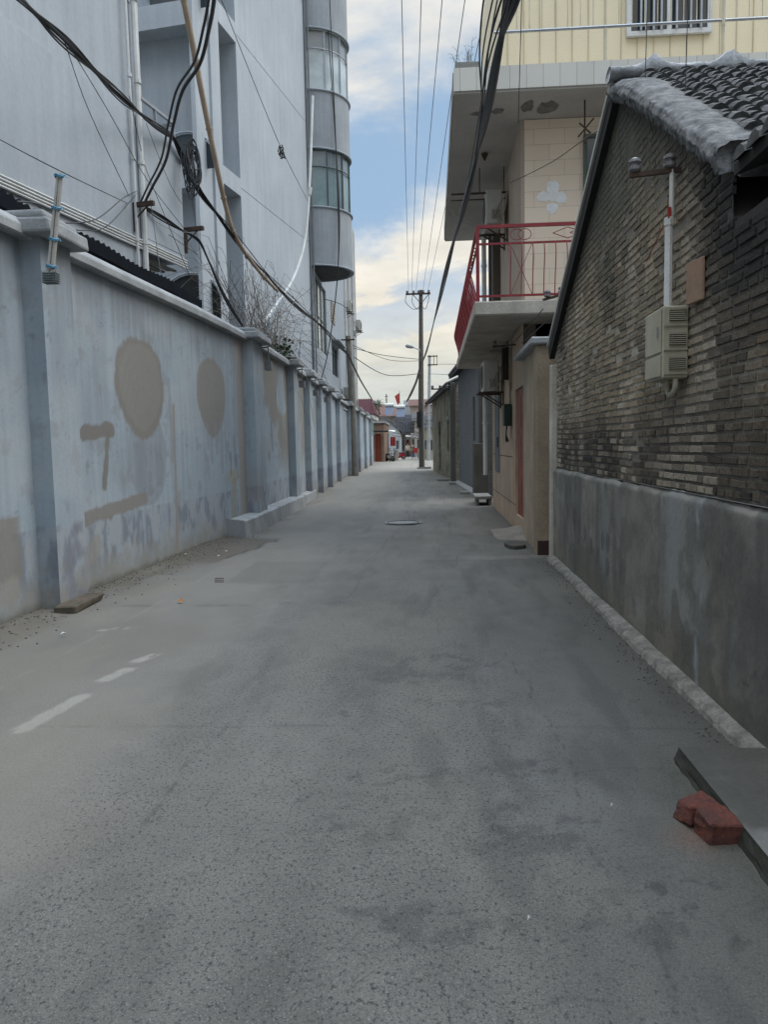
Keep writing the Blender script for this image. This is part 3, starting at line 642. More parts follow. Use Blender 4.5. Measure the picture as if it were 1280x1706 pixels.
def ac_unit(name,label,pos,along=(0,1),out=(1,0),group='air conditioner outdoor units',w_=.85,h_=.62,dp=.30,gap=.12):
    """pos = wall point at unit bottom centre; fan faces out"""
    t=thing(name,label,'air conditioner',pos,group);a=Vector((*along,0));o=Vector((*out,0));p=Vector(pos)
    def bx(g,u0,u1,d0,d1,z0,z1):
        vs=[p+a*u+o*d+Vector((0,0,z)) for z in (z0,z1) for u,d in ((u0,d0),(u1,d0),(u1,d1),(u0,d1))];g.add(vs,[(0,3,2,1),(4,5,6,7),(0,1,5,4),(1,2,6,5),(2,3,7,6),(3,0,4,7)])
    g=MB();bx(g,-w_/2,w_/2,gap,gap+dp,0,h_);g.build('casing',ACW,t,bevel=.015)
    c=p+o*(gap+dp+.012)+Vector((0,0,h_*.5))-a*.1
    g=MB()
    for k in range(8):
        rr=.04+.028*k;g.tube([c+a*rr*math.cos(q)+Vector((0,0,rr*math.sin(q))) for q in np.linspace(0,2*math.pi,17)],.006,4,cap=False)
    for k in range(6): 
        q=k*math.pi/6;v=a*math.cos(q)*.25+Vector((0,0,math.sin(q)*.25));g.bar(c-v,c+v,.008)
    g.build('fan_grille',flat('ac_grille',(.1,.1,.1)),t)
    g=MB()
    for k in range(9): bx(g,w_*.27,w_*.46,gap+dp,gap+dp+.008,.06+k*.055,.085+k*.055)
    g.build('vent_slats',flat('ac_vent',(.2,.2,.19)),t)
    g=MB();
    for u in (-w_*.35,w_*.35):
        bx(g,u-.02,u+.02,0,gap+dp+.1,-.04,-.003);g.bar(p+a*u+Vector((0,0,-.3)),p+a*u+o*(gap+dp)+Vector((0,0,-.03)),.025)
        bx(g,u-.02,u+.02,0,.025,-.32,-.04)
    g.build('bracket',RUST,t,split=True)
    g=MB();s=-w_/2
    for k in range(2):
        q=p+a*(s-.02)+o*(gap+.08+.1*k)+Vector((0,0,.12+.08*k));g.tube(smoothpath([q+a*.02,q-a*.07,q-a*.1+Vector((0,0,-.12)),q-a*.05-o*.12+Vector((0,0,.1)),p+a*(s-.03)+Vector((0,0,.55))+o*.02],5),.016,5)
    bx(g,s-.03,s,gap+.04,gap+.2,.08,.24);g.build('refrigerant_pipe',flat('pipe_wrap',(.33,.31,.28)),t);return t
ac1=ac_unit('air_conditioner','lower air conditioner on the far grey block, beside the leaning pole',(CP.P(10.2,3.95,0)),(0,1),(1,0))
dup(ac1,FB.P(3.0,3.7,0),'air conditioner next to the leaning pole on the narrow block, nearest the street')
dup(ac1,FB.P(0.8,8.9,0),'upper air conditioner on the grey block, left one of the high pair')
dup(ac1,FB.P(4.4,8.4,0.25),'upper air conditioner on the grey block, right one of the high pair')

# ------------------------------------------------------------ brick house on the right
bh=thing('brick_house','old grey brick house with plastered lower wall and tiled gable roof on the right','house',(3.2,6.5,0))
XB=1.63;EY,RY,NY=9.95,6.75,4.25;EZ,RZ,NZ=2.93,4.55,3.02
def roofz(Y):
    Y=np.asarray(Y,float);return np.where(Y>RY,RZ+(Y-RY)/(EY-RY)*(EZ-RZ),np.where(Y>NY,RZ+(RY-Y)/(RY-NY)*(NZ-RZ),2.72))
def mortcol(Y,Z):
    n=fbm(Y*1.4,Z*1.0,4,400);s=fbm(Y*4,Z*.5,4,401);f=fbm(Y*12,Z*12,3,402)
    c=np.zeros(Y.shape+(3,))+np.array([.20,.185,.155]);c*=(.6+.7*f)[...,None];c=mixc(c,[.40,.375,.32],sst(1.6,2.0,Z)*sst(3.4,2.6,Z)*sst(4.8,6,Y)*sst(.35,.6,f));c=mixc(c,[.05,.05,.045],sst(1.9,1.5,Z)*.75)
    up=sst(2.9,3.7,Z+.4*(n-.5))
    c=mixc(c,[.085,.083,.065],up*.8);c=mixc(c,[.25,.235,.20],sst(.52,.68,n)*.5*(1-up));c=mixc(c,[.03,.03,.03],sst(.55,.68,s)*.6*up)
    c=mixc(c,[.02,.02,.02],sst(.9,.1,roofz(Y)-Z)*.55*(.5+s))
    c=mixc(c,[.03,.03,.03],sst(5.0,4.0,Y)*sst(1.9,2.6,Z+.5*(n-.5))*.85)  # eave shade over the near wall painted into the colour
    return c
g=MB();ua=np.arange(-3,EY+.001,.035)
def gf(U,W):
    zt=roofz(U)-.02;return np.stack([XB+.006*(fbm(U*8,W*8,2,403)-.5),U,1.19+W*(zt-1.19)],-1)
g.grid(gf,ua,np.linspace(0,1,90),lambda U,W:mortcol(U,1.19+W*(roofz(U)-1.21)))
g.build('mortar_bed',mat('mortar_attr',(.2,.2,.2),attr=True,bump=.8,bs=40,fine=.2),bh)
g=MB();rh=.060;r_=0;z=1.215
while z<4.5:
    L0=.225 if r_%6 else .125;y=-1-(.12 if r_%2 else 0)+random.uniform(-.02,.02)
    while y<EY:
        Lb=L0*random.choice([1,1,1,1,1,.5,.75]);ym=y+Lb/2
        if z+rh<float(roofz(ym))-.06 and ym<EY-.02:
            a,b=y+.006,min(y+Lb-.006,EY);z0,z1=z+random.uniform(0,.002)+.005,z+rh-.005+random.uniform(-.002,.002)
            up=float(sst(2.9,3.8,z+.5*(float(fbm(ym*1.4,z*1.4,2,405))-.5)))
            dep=(.009+random.uniform(-.004,.005))*(1-.7*up)
            if random.random()<.025:dep=-.018
            j=lambda:random.uniform(-.0035,.0035);e=.007
            wv=.028*(float(fbm(ym*.8,z*.5,2,408))-.5);z0+=wv;z1+=wv
            x0=XB+.01;x1=XB-dep
            fr_=[(x1,a+e+j(),z0+e+j()),(x1,b-e+j(),z0+e+j()),(x1,b-e+j(),z1-e+j()),(x1,a+e+j(),z1-e+j())]
            bk_=[(x0,a,z0),(x0,b,z0),(x0,b,z1),(x0,a,z1)]
            g.add(fr_+bk_,[(0,1,2,3),(0,4,5,1),(1,5,6,2),(2,6,7,3),(3,7,4,0)])
            n=float(fbm(ym*.7+3,z*.9,3,406));s=float(fbm(ym*3.5,z*.35,3,407));rr=random.random()
            c=np.array([.125,.116,.10])*random.choice([.6,.75,.85,1,1.1,1.25])*random.uniform(.9,1.1)
            if rr<.12:c=np.array([.055,.055,.055])
            if rr>.93:c=np.array([.21,.19,.155])*random.uniform(.8,1.1)
            if .5<rr<.515:c=np.array([.13,.09,.07])
            if z<1.75: c=c*(.62+.1*(z-1.2)/.5)
            lf=float(sst(.42,.62,n+.12*(1-abs(z-2.2))))*float(sst(1.45,1.9,z))
            c=c*(1-.6*lf)+np.array([.33,.285,.215])*random.choice([.6,.8,.95,1.1])*.6*lf
            wt=float(sst(.53,.62,s))*random.uniform(.2,.9)*(1-up);c=c*(1-wt*.7)+np.array([.42,.40,.36])*wt*.7
            red=float(sst(4.6,3.9,ym))*random.uniform(0,.6);c=c*(1-red)+np.array([.13,.108,.09])*red
            big=float(fbm(ym*.9+11,z*1.1,3,409));c=c*(.55+.95*big)*np.array([1.08,1.0,.90])*(.62+.66*float(fbm(ym*2.2,z*2.6,4,412)))
            c=c*(1-.7*up)+np.array([.095,.095,.07])*.7*up
            dk=float(sst(.8,.1,float(roofz(ym))-z))*.5+float(sst(5.0,4.1,ym)*sst(1.8,2.5,z+.4*(n-.5)))*.85  # darker below the roofline, with near eave shade painted in
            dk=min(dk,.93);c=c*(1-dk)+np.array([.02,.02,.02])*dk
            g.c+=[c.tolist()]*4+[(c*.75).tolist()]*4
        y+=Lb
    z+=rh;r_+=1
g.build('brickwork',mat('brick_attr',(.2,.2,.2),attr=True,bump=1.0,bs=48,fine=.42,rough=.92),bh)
g=MB()   # body behind
g.prism([(XB+.02,-3,0),(XB+.02,EY,0),(XB+.02,EY,EZ-.1),(XB+.02,RY,RZ-.1),(XB+.02,NY,2.7),(XB+.02,-3,2.7)],(5,0,0));g.build('wall_body',CONC,bh)
def dadocol(Y,Z):
    n=fbm(Y*.8,Z*1.2,4,420);s=fbm(Y*3,Z*.5,4,421);f=fbm(Y*6,Z*6,4,422);p=fbm(Y*1.6+4,Z*1.6,4,423)
    c=np.zeros(Y.shape+(3,))+np.array([.20,.192,.172]);c*=(.55+.75*n+.45*(f-.5))[...,None]
    c=mixc(c,[.085,.087,.085],sst(.47,.66,s)*.65);c=mixc(c,[.27,.275,.265],sst(.53,.7,fbm(Y*1.7+2,Z*1.1,5,4241))*.55)
    ck=np.abs(fbm(Y*.8,Z*1.2,5,4242)-.5);c=mixc(c,[.04,.04,.04],np.exp(-(ck/.003)**2)*.6);c=mixc(c,[.24,.26,.27],sst(.55,.72,fbm(Y*2+9,Z*.6,3,424))*.5)
    c=mixc(c,[.19,.175,.14],sst(.45,.1,Z+.5*(n-.5))*.8)
    rs=sst(.50,.515,fbm(Y*.9,Z*1.1+2,4,425)-.35*(Z-.35))*sst(.8,.6,Z);c=mixc(c,[.115,.11,.095],rs*.6)
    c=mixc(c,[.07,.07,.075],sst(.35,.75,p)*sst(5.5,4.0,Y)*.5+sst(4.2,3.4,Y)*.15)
    c=mixc(c,[.3,.34,.36],np.exp(-((Y-4.55-.03*np.sin(Z*8))/.035)**2)*sst(.5,.65,fbm(Y*9,Z*5,3,426))*.8)
    for (y,z) in ((8.2,.65),(7.9,.6),(7.6,.5),(7.3,.45),(8.5,.7),(7.1,.62),(6.9,.4),(8.9,.72),(6.9,.62)): c=mixc(c,[.08,.08,.08],ell(Y,Z,y,z,.07,.09,430+int(y*10))*.6)
    c=mixc(c,[.26,.25,.20],sst(9.4,9.75,Y)*.5*sst(.3,.6,f));c=mixc(c,[.30,.295,.27],sst(1.16,1.19,Z)*.5*sst(.4,.6,f));c=mixc(c,[.09,.09,.085],sst(.52,.66,fbm(Y*4,Z*4,5,4244))*.45)
    c=mixc(c,[.06,.06,.05],sst(.1,.0,Z+.1*(f-.5))*.7)
    return c
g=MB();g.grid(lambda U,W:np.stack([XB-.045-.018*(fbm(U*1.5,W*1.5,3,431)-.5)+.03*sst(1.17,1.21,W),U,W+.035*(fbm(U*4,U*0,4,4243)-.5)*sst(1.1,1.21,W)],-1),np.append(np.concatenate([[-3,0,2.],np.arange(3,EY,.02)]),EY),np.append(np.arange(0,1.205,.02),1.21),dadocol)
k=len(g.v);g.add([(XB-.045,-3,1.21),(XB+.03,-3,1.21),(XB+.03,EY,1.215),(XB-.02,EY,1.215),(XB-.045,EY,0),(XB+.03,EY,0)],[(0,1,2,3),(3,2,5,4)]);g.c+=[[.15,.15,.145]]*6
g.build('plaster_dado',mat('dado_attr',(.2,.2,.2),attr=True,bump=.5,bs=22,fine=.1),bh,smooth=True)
# roof: slopes, tiles, verge, ridge
g=MB();x0,x1=XB-.06,6.6
g.prism([(x0+.05,EY+.25,EZ-.17),(x0+.05,RY,RZ-.05),(x0+.05,NY-.1,NZ-.12),(x0+.05,NY-.1,NZ-.05),(x0+.05,RY,RZ+.03),(x0+.05,EY+.25,EZ-.09)],(x1-x0,0,0));g.build('roof_deck',TILE,bh)
g=MB();sl=Vector((0,NY-.15-RY,NZ-.08-RZ));Ls=sl.length;sd_=sl.normalized();nn=Vector((0,-sd_.z,sd_.y));nn=nn if nn.z>0 else -nn
nc=34;nr=int(Ls/.105)
for i in range(nc):
    xx=XB+.20+i*.145
    for j in range(nr):
        base=Vector((xx+random.uniform(-.02,.02),RY,RZ+.04+random.uniform(-.012,.012)))+sd_*(j*.105+random.uniform(-.03,.03))
        vs=[];m=7
        for t_ in (0,.15):
            for q in range(m):
                a=math.pi*q/(m-1);vs.append(base+sd_*t_+Vector((math.cos(a)*.064,0,0))+nn*(math.sin(a)*.062+(.022 if t_ else 0)))
        g.add(vs,[(q,q+1,m+q+1,m+q) for q in range(m-1)]+[tuple(m+q for q in range(m))])
g.build('roof_tiles',TILE,bh)
def rough_strip(name,path,wx0,wx1,h0,h1,m,par,seed,amp=.03,n=60):
    P=smoothpath(path,max(2,n//(len(path)-1)));g=MB();base=[(wx0+.02,h0),(wx0-.01,(h0+h1)/2),(wx0+.01,h1-.02),(wx0+.07,h1+.02),((wx0+wx1)/2,h1+.03),(wx1,h1-.01),(wx1,h0+.06),(wx0+.02,h0)]
    prof=[]
    for i in range(len(base)-1):
        for t in (0,.25,.5,.75): prof.append((base[i][0]*(1-t)+base[i+1][0]*t,base[i][1]*(1-t)+base[i+1][1]*t))
    k=len(prof);L_=0;vs=[]
    for i,p in enumerate(P):
        if i: L_+=(P[i]-P[i-1]).length
        for j,(dx,dz) in enumerate(prof):
            q=j*.05 if j<=k/2 else (k-j)*.05
            a1=float(fbm(L_*7+.0,q*12,4,seed)-.5)*2;a2=float(fbm(L_*9+50,q*14,4,seed+7)-.5)*2;a3=float(fbm(L_*2.2,q*2,2,seed+13)-.5)*2
            a4=float(fbm(L_*34,q*9,3,seed+23)-.5)*2;rag=2.4 if (j<4 or j>k-3) else .7
            vs.append((p.x+dx+(a1+a4*.8)*amp,p.y+a2*amp*.6,p.z+dz+a2*amp+a3*amp*.7+a4*amp*rag))
    g.add(vs,[(r*k+j,r*k+(j+1)%k,(r+1)*k+(j+1)%k,(r+1)*k+j) for r in range(len(P)-1) for j in range(k)]+[tuple(range(k)),tuple((len(P)-1)*k+j for j in range(k-1,-1,-1))])
    return g.build(name,m,par,smooth=True)
rough_strip('verge',[(XB,RY+.05,RZ-.02),(XB,RY-.5,RZ-.27),(XB,5.4,3.77),(XB,NY+.02,NZ+.04)],-.09,.34,-.10,.045,MORT,bh,3,.013,260)
g=MB();g.bar((XB-.07,RY,RZ+.02),(XB-.07,EY+.3,EZ-.12),.03,.05);g.build('verge_board',mat('pale_board',(.42,.43,.41),(.3,.3,.28),scale=4),bh)
g=MB();g.bar((XB-.03,RY,RZ-.09),(XB-.03,EY+.25,EZ-.23),.07,.14);g.build('verge_shadow_board',mat('black_gap_strip',(.02,.02,.02),scale=4),bh)  # black bar stands for the shaded gap beneath the verge board
mat('white_ridge_mortar',(.40,.41,.43),(.20,.21,.22),scale=7,bump=1,bs=28,fine=.35)
g=MB();n=260;k=14;vs=[]
for s_ in range(n):
    x=XB-.10+s_*(6.5-XB)/(n-1);bp_=math.exp(-(((x-1.9+.31)%.62-.31)/.085)**2)
    for q in range(k):
        a=2*math.pi*q/k;rr_=1+.30*(float(fbm(x*9,q*.9 if q<=k/2 else (k-q)*.9,4,77))-.5)+.2*(float(fbm(x*40,q*1.3 if q<=k/2 else (k-q)*1.3,2,78))-.5)
        vs.append((x,RY+math.cos(a)*.10*rr_,RZ+.07+math.sin(a)*.055*rr_+(bp_*.085*rr_ if math.sin(a)>.1 else 0)))
g.add(vs,[(r*k+j_,r*k+(j_+1)%k,(r+1)*k+(j_+1)%k,(r+1)*k+j_) for r in range(n-1) for j_ in range(k)]+[tuple(range(k)),tuple((n-1)*k+j_ for j_ in range(k-1,-1,-1))])
g.build('ridge_mortar',MATS['white_ridge_mortar'],bh,smooth=True)
# lean-to roof nearer the camera
lt=thing('shed_roof','low dark tiled roof overhanging the nearest stretch of the brick wall','roof',(2.2,1,2.7))
g=MB();g.prism([(1.42,-3,3.08),(1.42,NY-.12,3.08),(1.42,NY-.12,3.02),(1.42,-3,3.02)],(0,0,0)) if False else None
g=MB();g.add([(1.58,-3,2.90),(1.58,NY-.12,2.90),(4.5,NY-.12,3.9),(4.5,-3,3.9),(1.58,-3,2.96),(1.58,NY-.12,2.96),(4.5,NY-.1,3.98),(4.5,-3,3.98)],[(0,1,2,3),(7,6,5,4),(0,4,5,1),(1,5,6,2),(3,2,6,7),(0,3,7,4)]);g.build('roof_deck',mat('black_eave_boards',(.02,.02,.02),(.03,.028,.025),scale=5),lt)  # near-black deck gives the eave its dark underside
g=MB()
for y in np.arange(-2.8,NY-.15,.17):
    vs=[];m=6
    for t_ in (0,1.2):
        for q in range(m):
            a=math.pi*q/(m-1);vs.append((1.55+t_,y+math.cos(a)*.075+random.uniform(-.004,.004),2.95+t_*.345+math.sin(a)*.06))
    g.add(vs,[(q,q+1,m+q+1,m+q) for q in range(m-1)]+[tuple(range(m))])
g.build('eave_tiles',TILE,lt)
g=MB();
for y in np.arange(-2.7,NY-.2,.45): g.bar((1.64,y,2.88),(2.6,y,3.2),.07,.07)
g.build('rafters',mat('dark_rafter',(.03,.026,.022),scale=6),lt)

nbh=thing('light_block_house','plain unseen house added behind the low dark roof to cut light','house',(7,-5,0))
g=MB();g.box((4.6,-14,0),(9,3.2,8.5));g.build('wall',CONC,nbh)  # unseen block added to darken the near right side
g=MB();g.box((4.4,-14.2,8.5),(9.2,3.4,8.7));g.build('roof_slab',COPE,nbh)
# kerb and slab along the wall
g=MB();ya=np.concatenate([np.arange(3.45,9.95,.04)]);vs=[];rs=random.Random(5)
for y in ya:
    j=rs.uniform(-.005,.005);h=.05+rs.uniform(-.002,.002);wd=.08+.012*math.sin(y*1.3)+j
    vs+=[(XB-.04,y,-.02),(XB-.05-wd-.02,y,-.02),(XB-.05-wd+rs.uniform(-.01,.01),y,h-.02),(XB-.03-wd,y,h+rs.uniform(-.002,.002)),(XB-.04,y,h+.015)]
k=5;n=len(ya);g.add(vs,[(r*k+j,r*k+(j+1)%k,(r+1)*k+(j+1)%k,(r+1)*k+j) for r in range(n-1) for j in range(k)]+[tuple(range(k)),tuple((n-1)*k+j for j in range(k-1,-1,-1))])
props(g.build('kerb',mat('kerb_concrete',(.27,.26,.235),(.10,.097,.085),scale=9,bump=.5,bs=60,fine=.25)),kind='structure')
g=MB()
def slabp(U,W): return np.stack([U,W,.07+.006*(fbm(U*3,W*3,3,500)-.5)-.07*sst(1.225,1.17,U)*0],-1)
def slabc(U,W):
    n=fbm(U*2,W*2,4,501);f=fbm(U*8,W*8,3,502);c=np.zeros(U.shape+(3,))+np.array([.095,.09,.08]);c*=(.6+.7*n)[...,None];c=mixc(c,[.28,.28,.27],sst(.58,.7,n)*.45);return mixc(c,[.07,.07,.06],sst(.6,.75,f)*.4)
ua=np.arange(1.17,1.62,.02);wa=np.arange(-1,3.60,.03)
g.grid(slabp,ua,wa,slabc)
ed=lambda W:.012*(fbm(W*3,W*0,3,503)-.5)
g.grid(lambda U,W:np.stack([1.17-.02*(1-U)+0*W+ (1-U)*0.02*(fbm(W*8,U*4,3,504)-.5)*2,W,U*.07],-1),np.linspace(0,1,6),wa,lambda U,W:np.zeros(U.shape+(3,))+np.array([.035,.036,.028]))
g.grid(lambda U,W:np.stack([U,3.57+.0*U+.03*(1-W),W*.07],-1),ua,np.linspace(0,1,5),lambda U,W:np.zeros(U.shape+(3,))+np.array([.10,.10,.09]))
props(g.build('concrete_step',mat('slab_attr',(.2,.2,.2),attr=True,bump=.6,bs=30)),'low grey concrete step against the right wall in the near corner','step')
# two red bricks
bm_=mat('red_brick_clay',(.18,.055,.036),(.075,.042,.038),scale=14,bump=.9,bs=60,fine=.25,rough=.9)
for k,(x,y,rz_,l,lab) in enumerate(((1.06,3.01,.35,'f','farther of two broken red bricks lying beside the concrete step'),(1.10,2.885,.12,'n','nearer of two broken red bricks lying beside the concrete step'))):
    g=MB();nx,ny=7,7
    hx,hy,hz=.066,.060,.043
    vs=[];rs=random.Random(k+4)
    import itertools
    g.box((x-hx,y-hy,.0),(x+hx,y+hy,hz*2),R=Matrix.Rotation(rz_,3,'Z')@Matrix.Rotation(.12 if k else -.08,3,'X'),jit=.016)
    o=g.build('red_brick',bm_,bevel=.006,seg=1);o.modifiers.new('s','SUBSURF').levels=1;o.modifiers['s'].render_levels=2;o.modifiers['s'].subdivision_type='SIMPLE'
    tx=bpy.data.textures.new('brick_lumps','CLOUDS');tx.noise_scale=.03;dm=o.modifiers.new('d','DISPLACE');dm.texture=tx;dm.strength=.018;dm.mid_level=.5
    props(o,lab,'brick',group='broken red bricks on the road')

# electrical cabinet, conduit, insulators on the brick wall
ec=thing('electrical_cabinet','beige metal electrical cabinet with louvred side on the brick wall','electrical cabinet',(1.57,5.08,1.93))
g=MB();g.box((1.46,4.9,1.935),(1.62,5.27,2.385));g.build('casing',BEIGE,ec,bevel=.008)
g=MB()
for z in (1.99,2.14,2.29):
    g.box((1.50,4.893,z),(1.60,4.898,z+.075))
g.build('vent_panel',flat('vent_dark',(.10,.095,.08)),ec,split=True)
g=MB()
for z in (1.99,2.14,2.29):
    for q in range(6): g.box((1.497,4.884,z+.004+q*.0125),(1.603,4.899,z+.009+q*.0125))
    g.box((1.465,4.888,z-.03),(1.615,4.897,z-.026))
g.build('louvre',BEIGE,ec)
g=MB();g.box((1.448,4.92,1.95),(1.459,5.25,2.08));g.box((1.448,4.92,2.10),(1.459,5.25,2.37));g.build('door',BEIGE,ec,bevel=.003)
g=MB();g.box((1.44,4.95,2.2),(1.447,4.97,2.26));g.build('latch',STEEL,ec)
g=MB();g.tube(smoothpath([(1.55,5.08,1.94),(1.55,5.08,1.86),(1.545,4.98,1.84),(1.55,4.93,1.88),(1.55,4.93,1.94)],5),.018,8);g.build('conduit_elbow',MATS['beige_metal'],ec)
g=MB();g.tube([(1.555,5.12,2.38),(1.555,5.12,2.95)],.026,8);g.tube([(1.57,5.12,2.95),(1.57,5.12,3.28)],.016,8);g.tube([(1.555,5.12,2.93),(1.555,5.12,2.98)],.032,8)
props(g.build('conduit',WHITEPVC),'white conduit rising from the top of the beige electrical cabinet','conduit')
g=MB();g.box((1.54,5.09,2.97),(1.56,5.11,3.04));g.tube(smoothpath([(1.545,5.1,2.99),(1.5,5.2,2.86),(1.52,5.5,2.8)],5),.004,4);props(g.build('cable_tie',flat('red_tape',(.3,.03,.02))),'red tape tied round the white conduit on the brick wall','tape')
def insulator(g,p,s=1):
    p=Vector(p);prof=[(0,.020),(.012,.042),(.03,.044),(.04,.028),(.05,.028),(.062,.044),(.08,.04),(.095,.015)]
    n=12;vs=[p+Vector((math.cos(2*math.pi*j/n)*r*s,math.sin(2*math.pi*j/n)*r*s,h*s)) for h,r in prof for j in range(n)]
    g.add(vs,[(i*n+j,i*n+(j+1)%n,(i+1)*n+(j+1)%n,(i+1)*n+j) for i in range(len(prof)-1) for j in range(n)]+[tuple((len(prof)-1)*n+j for j in range(n))])
PORC=flat('porcelain',(.33,.34,.35),.25,spec=.7)
INS=mat('dark_porcelain',(.10,.10,.11),(.24,.24,.25),scale=22,rough=.3,bump=.05)
def ins_bracket(label,p0,p1,us,gr='insulator brackets'):
    t=thing('insulator_bracket',label,'bracket',p1,gr);g=MB();g.bar(p0,p1,.028,.03);g.build('bar',RUST,t)
    for u in us:
        g=MB();p=Vector(p0).lerp(Vector(p1),u);insulator(g,p+Vector((0,0,.016)),.95);g.build('insulator',INS,t)
ins_bracket('iron arm with two insulators sticking out of the brick gable above the cabinet',(1.30,5.12,3.255),(1.64,5.12,3.28),(.1,.75))
ins_bracket('iron arm with two insulators at the far corner of the brick house, over the pillar',(1.42,9.75,3.33),(1.80,9.75,3.42),(.15,.6))
g=MB();g.box((1.585,4.62,2.37),(1.612,4.83,2.62),R=Matrix.Rotation(.08,3,'Z'),jit=.006)
props(g.build('clay_board',mat('clay_board',(.30,.20,.14),(.22,.15,.11),scale=8),bevel=.004),'pale terracotta board fixed to the brick wall right of the cabinet','board')

# ------------------------------------------------------------ cream house with balconies
ch=thing('cream_house','cream tiled two-storey house with red balcony railing and yellow roof storey','house',(3,15,0))
XW=1.48
SW=Pl((XW,10.65),(XW,18.5));SW.n=Vector((-1,0,0))
PINK=mat('pink_stone_render',(.50,.38,.28),(.34,.26,.19),scale=1.4,bump=.3,bs=25,streak=True,fine=.1)
g=MB();bk=MB();wallholes(g,SW,1.632,7.85,0,3.45,[(1.65,2.85,.28,2.47)],depth=.06,back=None)
g.box((XW+.23,12.5,0),(7,18.5,3.45)) ;g.build('lower_wall',PINK,ch)
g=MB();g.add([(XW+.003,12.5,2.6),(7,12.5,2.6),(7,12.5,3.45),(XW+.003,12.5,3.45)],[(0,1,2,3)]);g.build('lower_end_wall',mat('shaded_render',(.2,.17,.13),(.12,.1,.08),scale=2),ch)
g=MB();g.box((XW+.045,12.31,.28),(XW+.06,13.48,2.46));d_=g.build('door',mat('red_brown_door',(.28,.06,.035),(.13,.035,.022),scale=3,rough=.5,streak=True),ch)
g=MB()
for z in (.4,1.1,1.8): g.box((XW+.038,12.6,z),(XW+.044,12.9,z+.55));g.box((XW+.038,12.98,z),(XW+.044,13.28,z+.55))
g.build('door_panel',MATS['red_brown_door'],d_)
g=MB();g.box((XW-.004,14.0,1.28),(XW,18.5,1.292));g.box((XW-.004,13.5,.43),(XW,18.5,.44));g.box((XW-.004,10.66,1.28),(XW,12.4,1.29));g.build('render_joint',DARK,ch)
g=MB();g.box((XW-.02,16.6,.9),(XW-.002,17.6,3.2));g.build('grey_panel',mat('grey_sheet',(.17,.18,.19),(.13,.135,.14),scale=2),ch)
g=MB();g.box((XW-.035,16.75,1.45),(XW-.022,16.95,1.68));g.build('letter_slot',DARK,ch)
# gate wall and pillar
gw=thing('gate_pillar','tall rendered gate pillar with flat cap beside the brick house','pillar',(1.56,10.55,0))
PIL=mat('pillar_render',(.34,.275,.20),(.2,.165,.12),scale=1.6,bump=.45,bs=28,streak=True,fine=.14)
g=MB();g.box((1.42,10.36,-.02),(1.72,10.66,2.86));g.build('shaft',PIL,gw,bevel=.015)
g=MB();g.box((1.474,10.662,-.02),(1.68,12.28,2.86));g.build('side_wall',mat('side_render',(.44,.36,.27),(.27,.22,.165),scale=1.4,bump=.4,bs=28,streak=True),gw)
g=MB();g.box((1.34,10.28,2.86),(1.80,12.49,2.95),jit=.008);g.build('cap',COPE,gw,bevel=.02)
g=MB();g.box((1.432,10.345,.0),(1.71,10.355,.2),jit=.002);g.build('base_patch',mat('wet_brick',(.05,.03,.025),scale=8),gw)
g=MB();g.box((1.56,10.0,0),(1.66,10.16,2.55),jit=.01)
props(g.build('door_jamb',mat('limewashed_jamb',(.60,.58,.52),(.36,.33,.28),scale=3,bump=.6,bs=30,streak=True),bevel=.01),'pale limewashed upright strip between the gate pillar and brick house','jamb')
# slabs
SOF=mat('soffit_render',(.50,.48,.44),(.38,.36,.33),scale=1.1,bump=.35,bs=22,fine=.08)
g=MB();g.add([(.66,11.5,3.45),(5,11.5,3.45),(5,12.49,3.45),(XW,12.49,3.45),(XW,19.5,3.45),(.66,19.5,3.45),(.66,11.5,3.66),(5,11.5,3.66),(5,12.49,3.66),(XW,12.49,3.66),(XW,19.5,3.66),(.66,19.5,3.66)],[(5,4,3,2,1,0),(6,7,8,9,10,11)]+[(i,(i+1)%6,6+(i+1)%6,6+i) for i in range(6)])
g.build('balcony_slab',mat('slab_render',(.48,.44,.38),(.3,.275,.235),scale=2.5,bump=.5,bs=30,streak=True),ch,bevel=.02)
g=MB();g.box((XW,12.5,3.452),(7,18.5,6.63));g.build('upper_side_wall',mat('upper_side_render',(.5,.42,.34),(.38,.31,.255),scale=1.5,streak=True),ch)
TL=brickmat('cream_wall_tile',(.78,.66,.53),(.74,.62,.50),(.5,.43,.35),bw=.48,bh=.24,ms=.004,axis='XZ',bump=.3,mottle=.15,dark=(.6,.5,.4))
g=MB();g.box((XW+.05,12.485,3.67),(6.9,12.499,6.62));g.build('tiled_wall',TL,ch)
g=MB();g.box((2.45,12.44,5.2),(3.3,12.484,6.35));w_=g.build('window_frame',flat('green_frame',(.12,.16,.13)),ch)
g=MB();g.box((2.5,12.43,5.25),(3.25,12.439,6.3));g.build('pane',GLASSD,w_)
g=MB()
rs=random.Random(11)
def blob(cx_,cz_,rx,rzz,seed): 
    r2=random.Random(seed);n=18;ps=[(cx_+rx*math.cos(2*math.pi*i/n)*(1+r2.uniform(-.2,.2)),12.482,cz_+rzz*math.sin(2*math.pi*i/n)*(1+r2.uniform(-.2,.2))) for i in range(n)]
    g.add(ps,[tuple(range(n))])
c_=D(921,327,12.48)
g=MB()
for dx,dz,rx,rzz in ((0,.12,.10,.12),(-.15,-.0,.09,.08),(.14,-.03,.08,.09),(.0,-.18,.10,.09),(.03,.0,.11,.09)): 
    n=16;r2=random.Random(int(dx*100+dz*1000));ps=[(c_.x+dx+rx*math.cos(2*math.pi*i/n)*(1+r2.uniform(-.22,.22)),12.482-.0008*(rx*100%7),c_.z+dz+rzz*math.sin(2*math.pi*i/n)*(1+r2.uniform(-.22,.22))) for i in range(n)];g.add(ps,[tuple(range(n))])
g.build('paper_residue',mat('torn_paper',(.82,.84,.84),(.7,.7,.68),scale=8),ch)
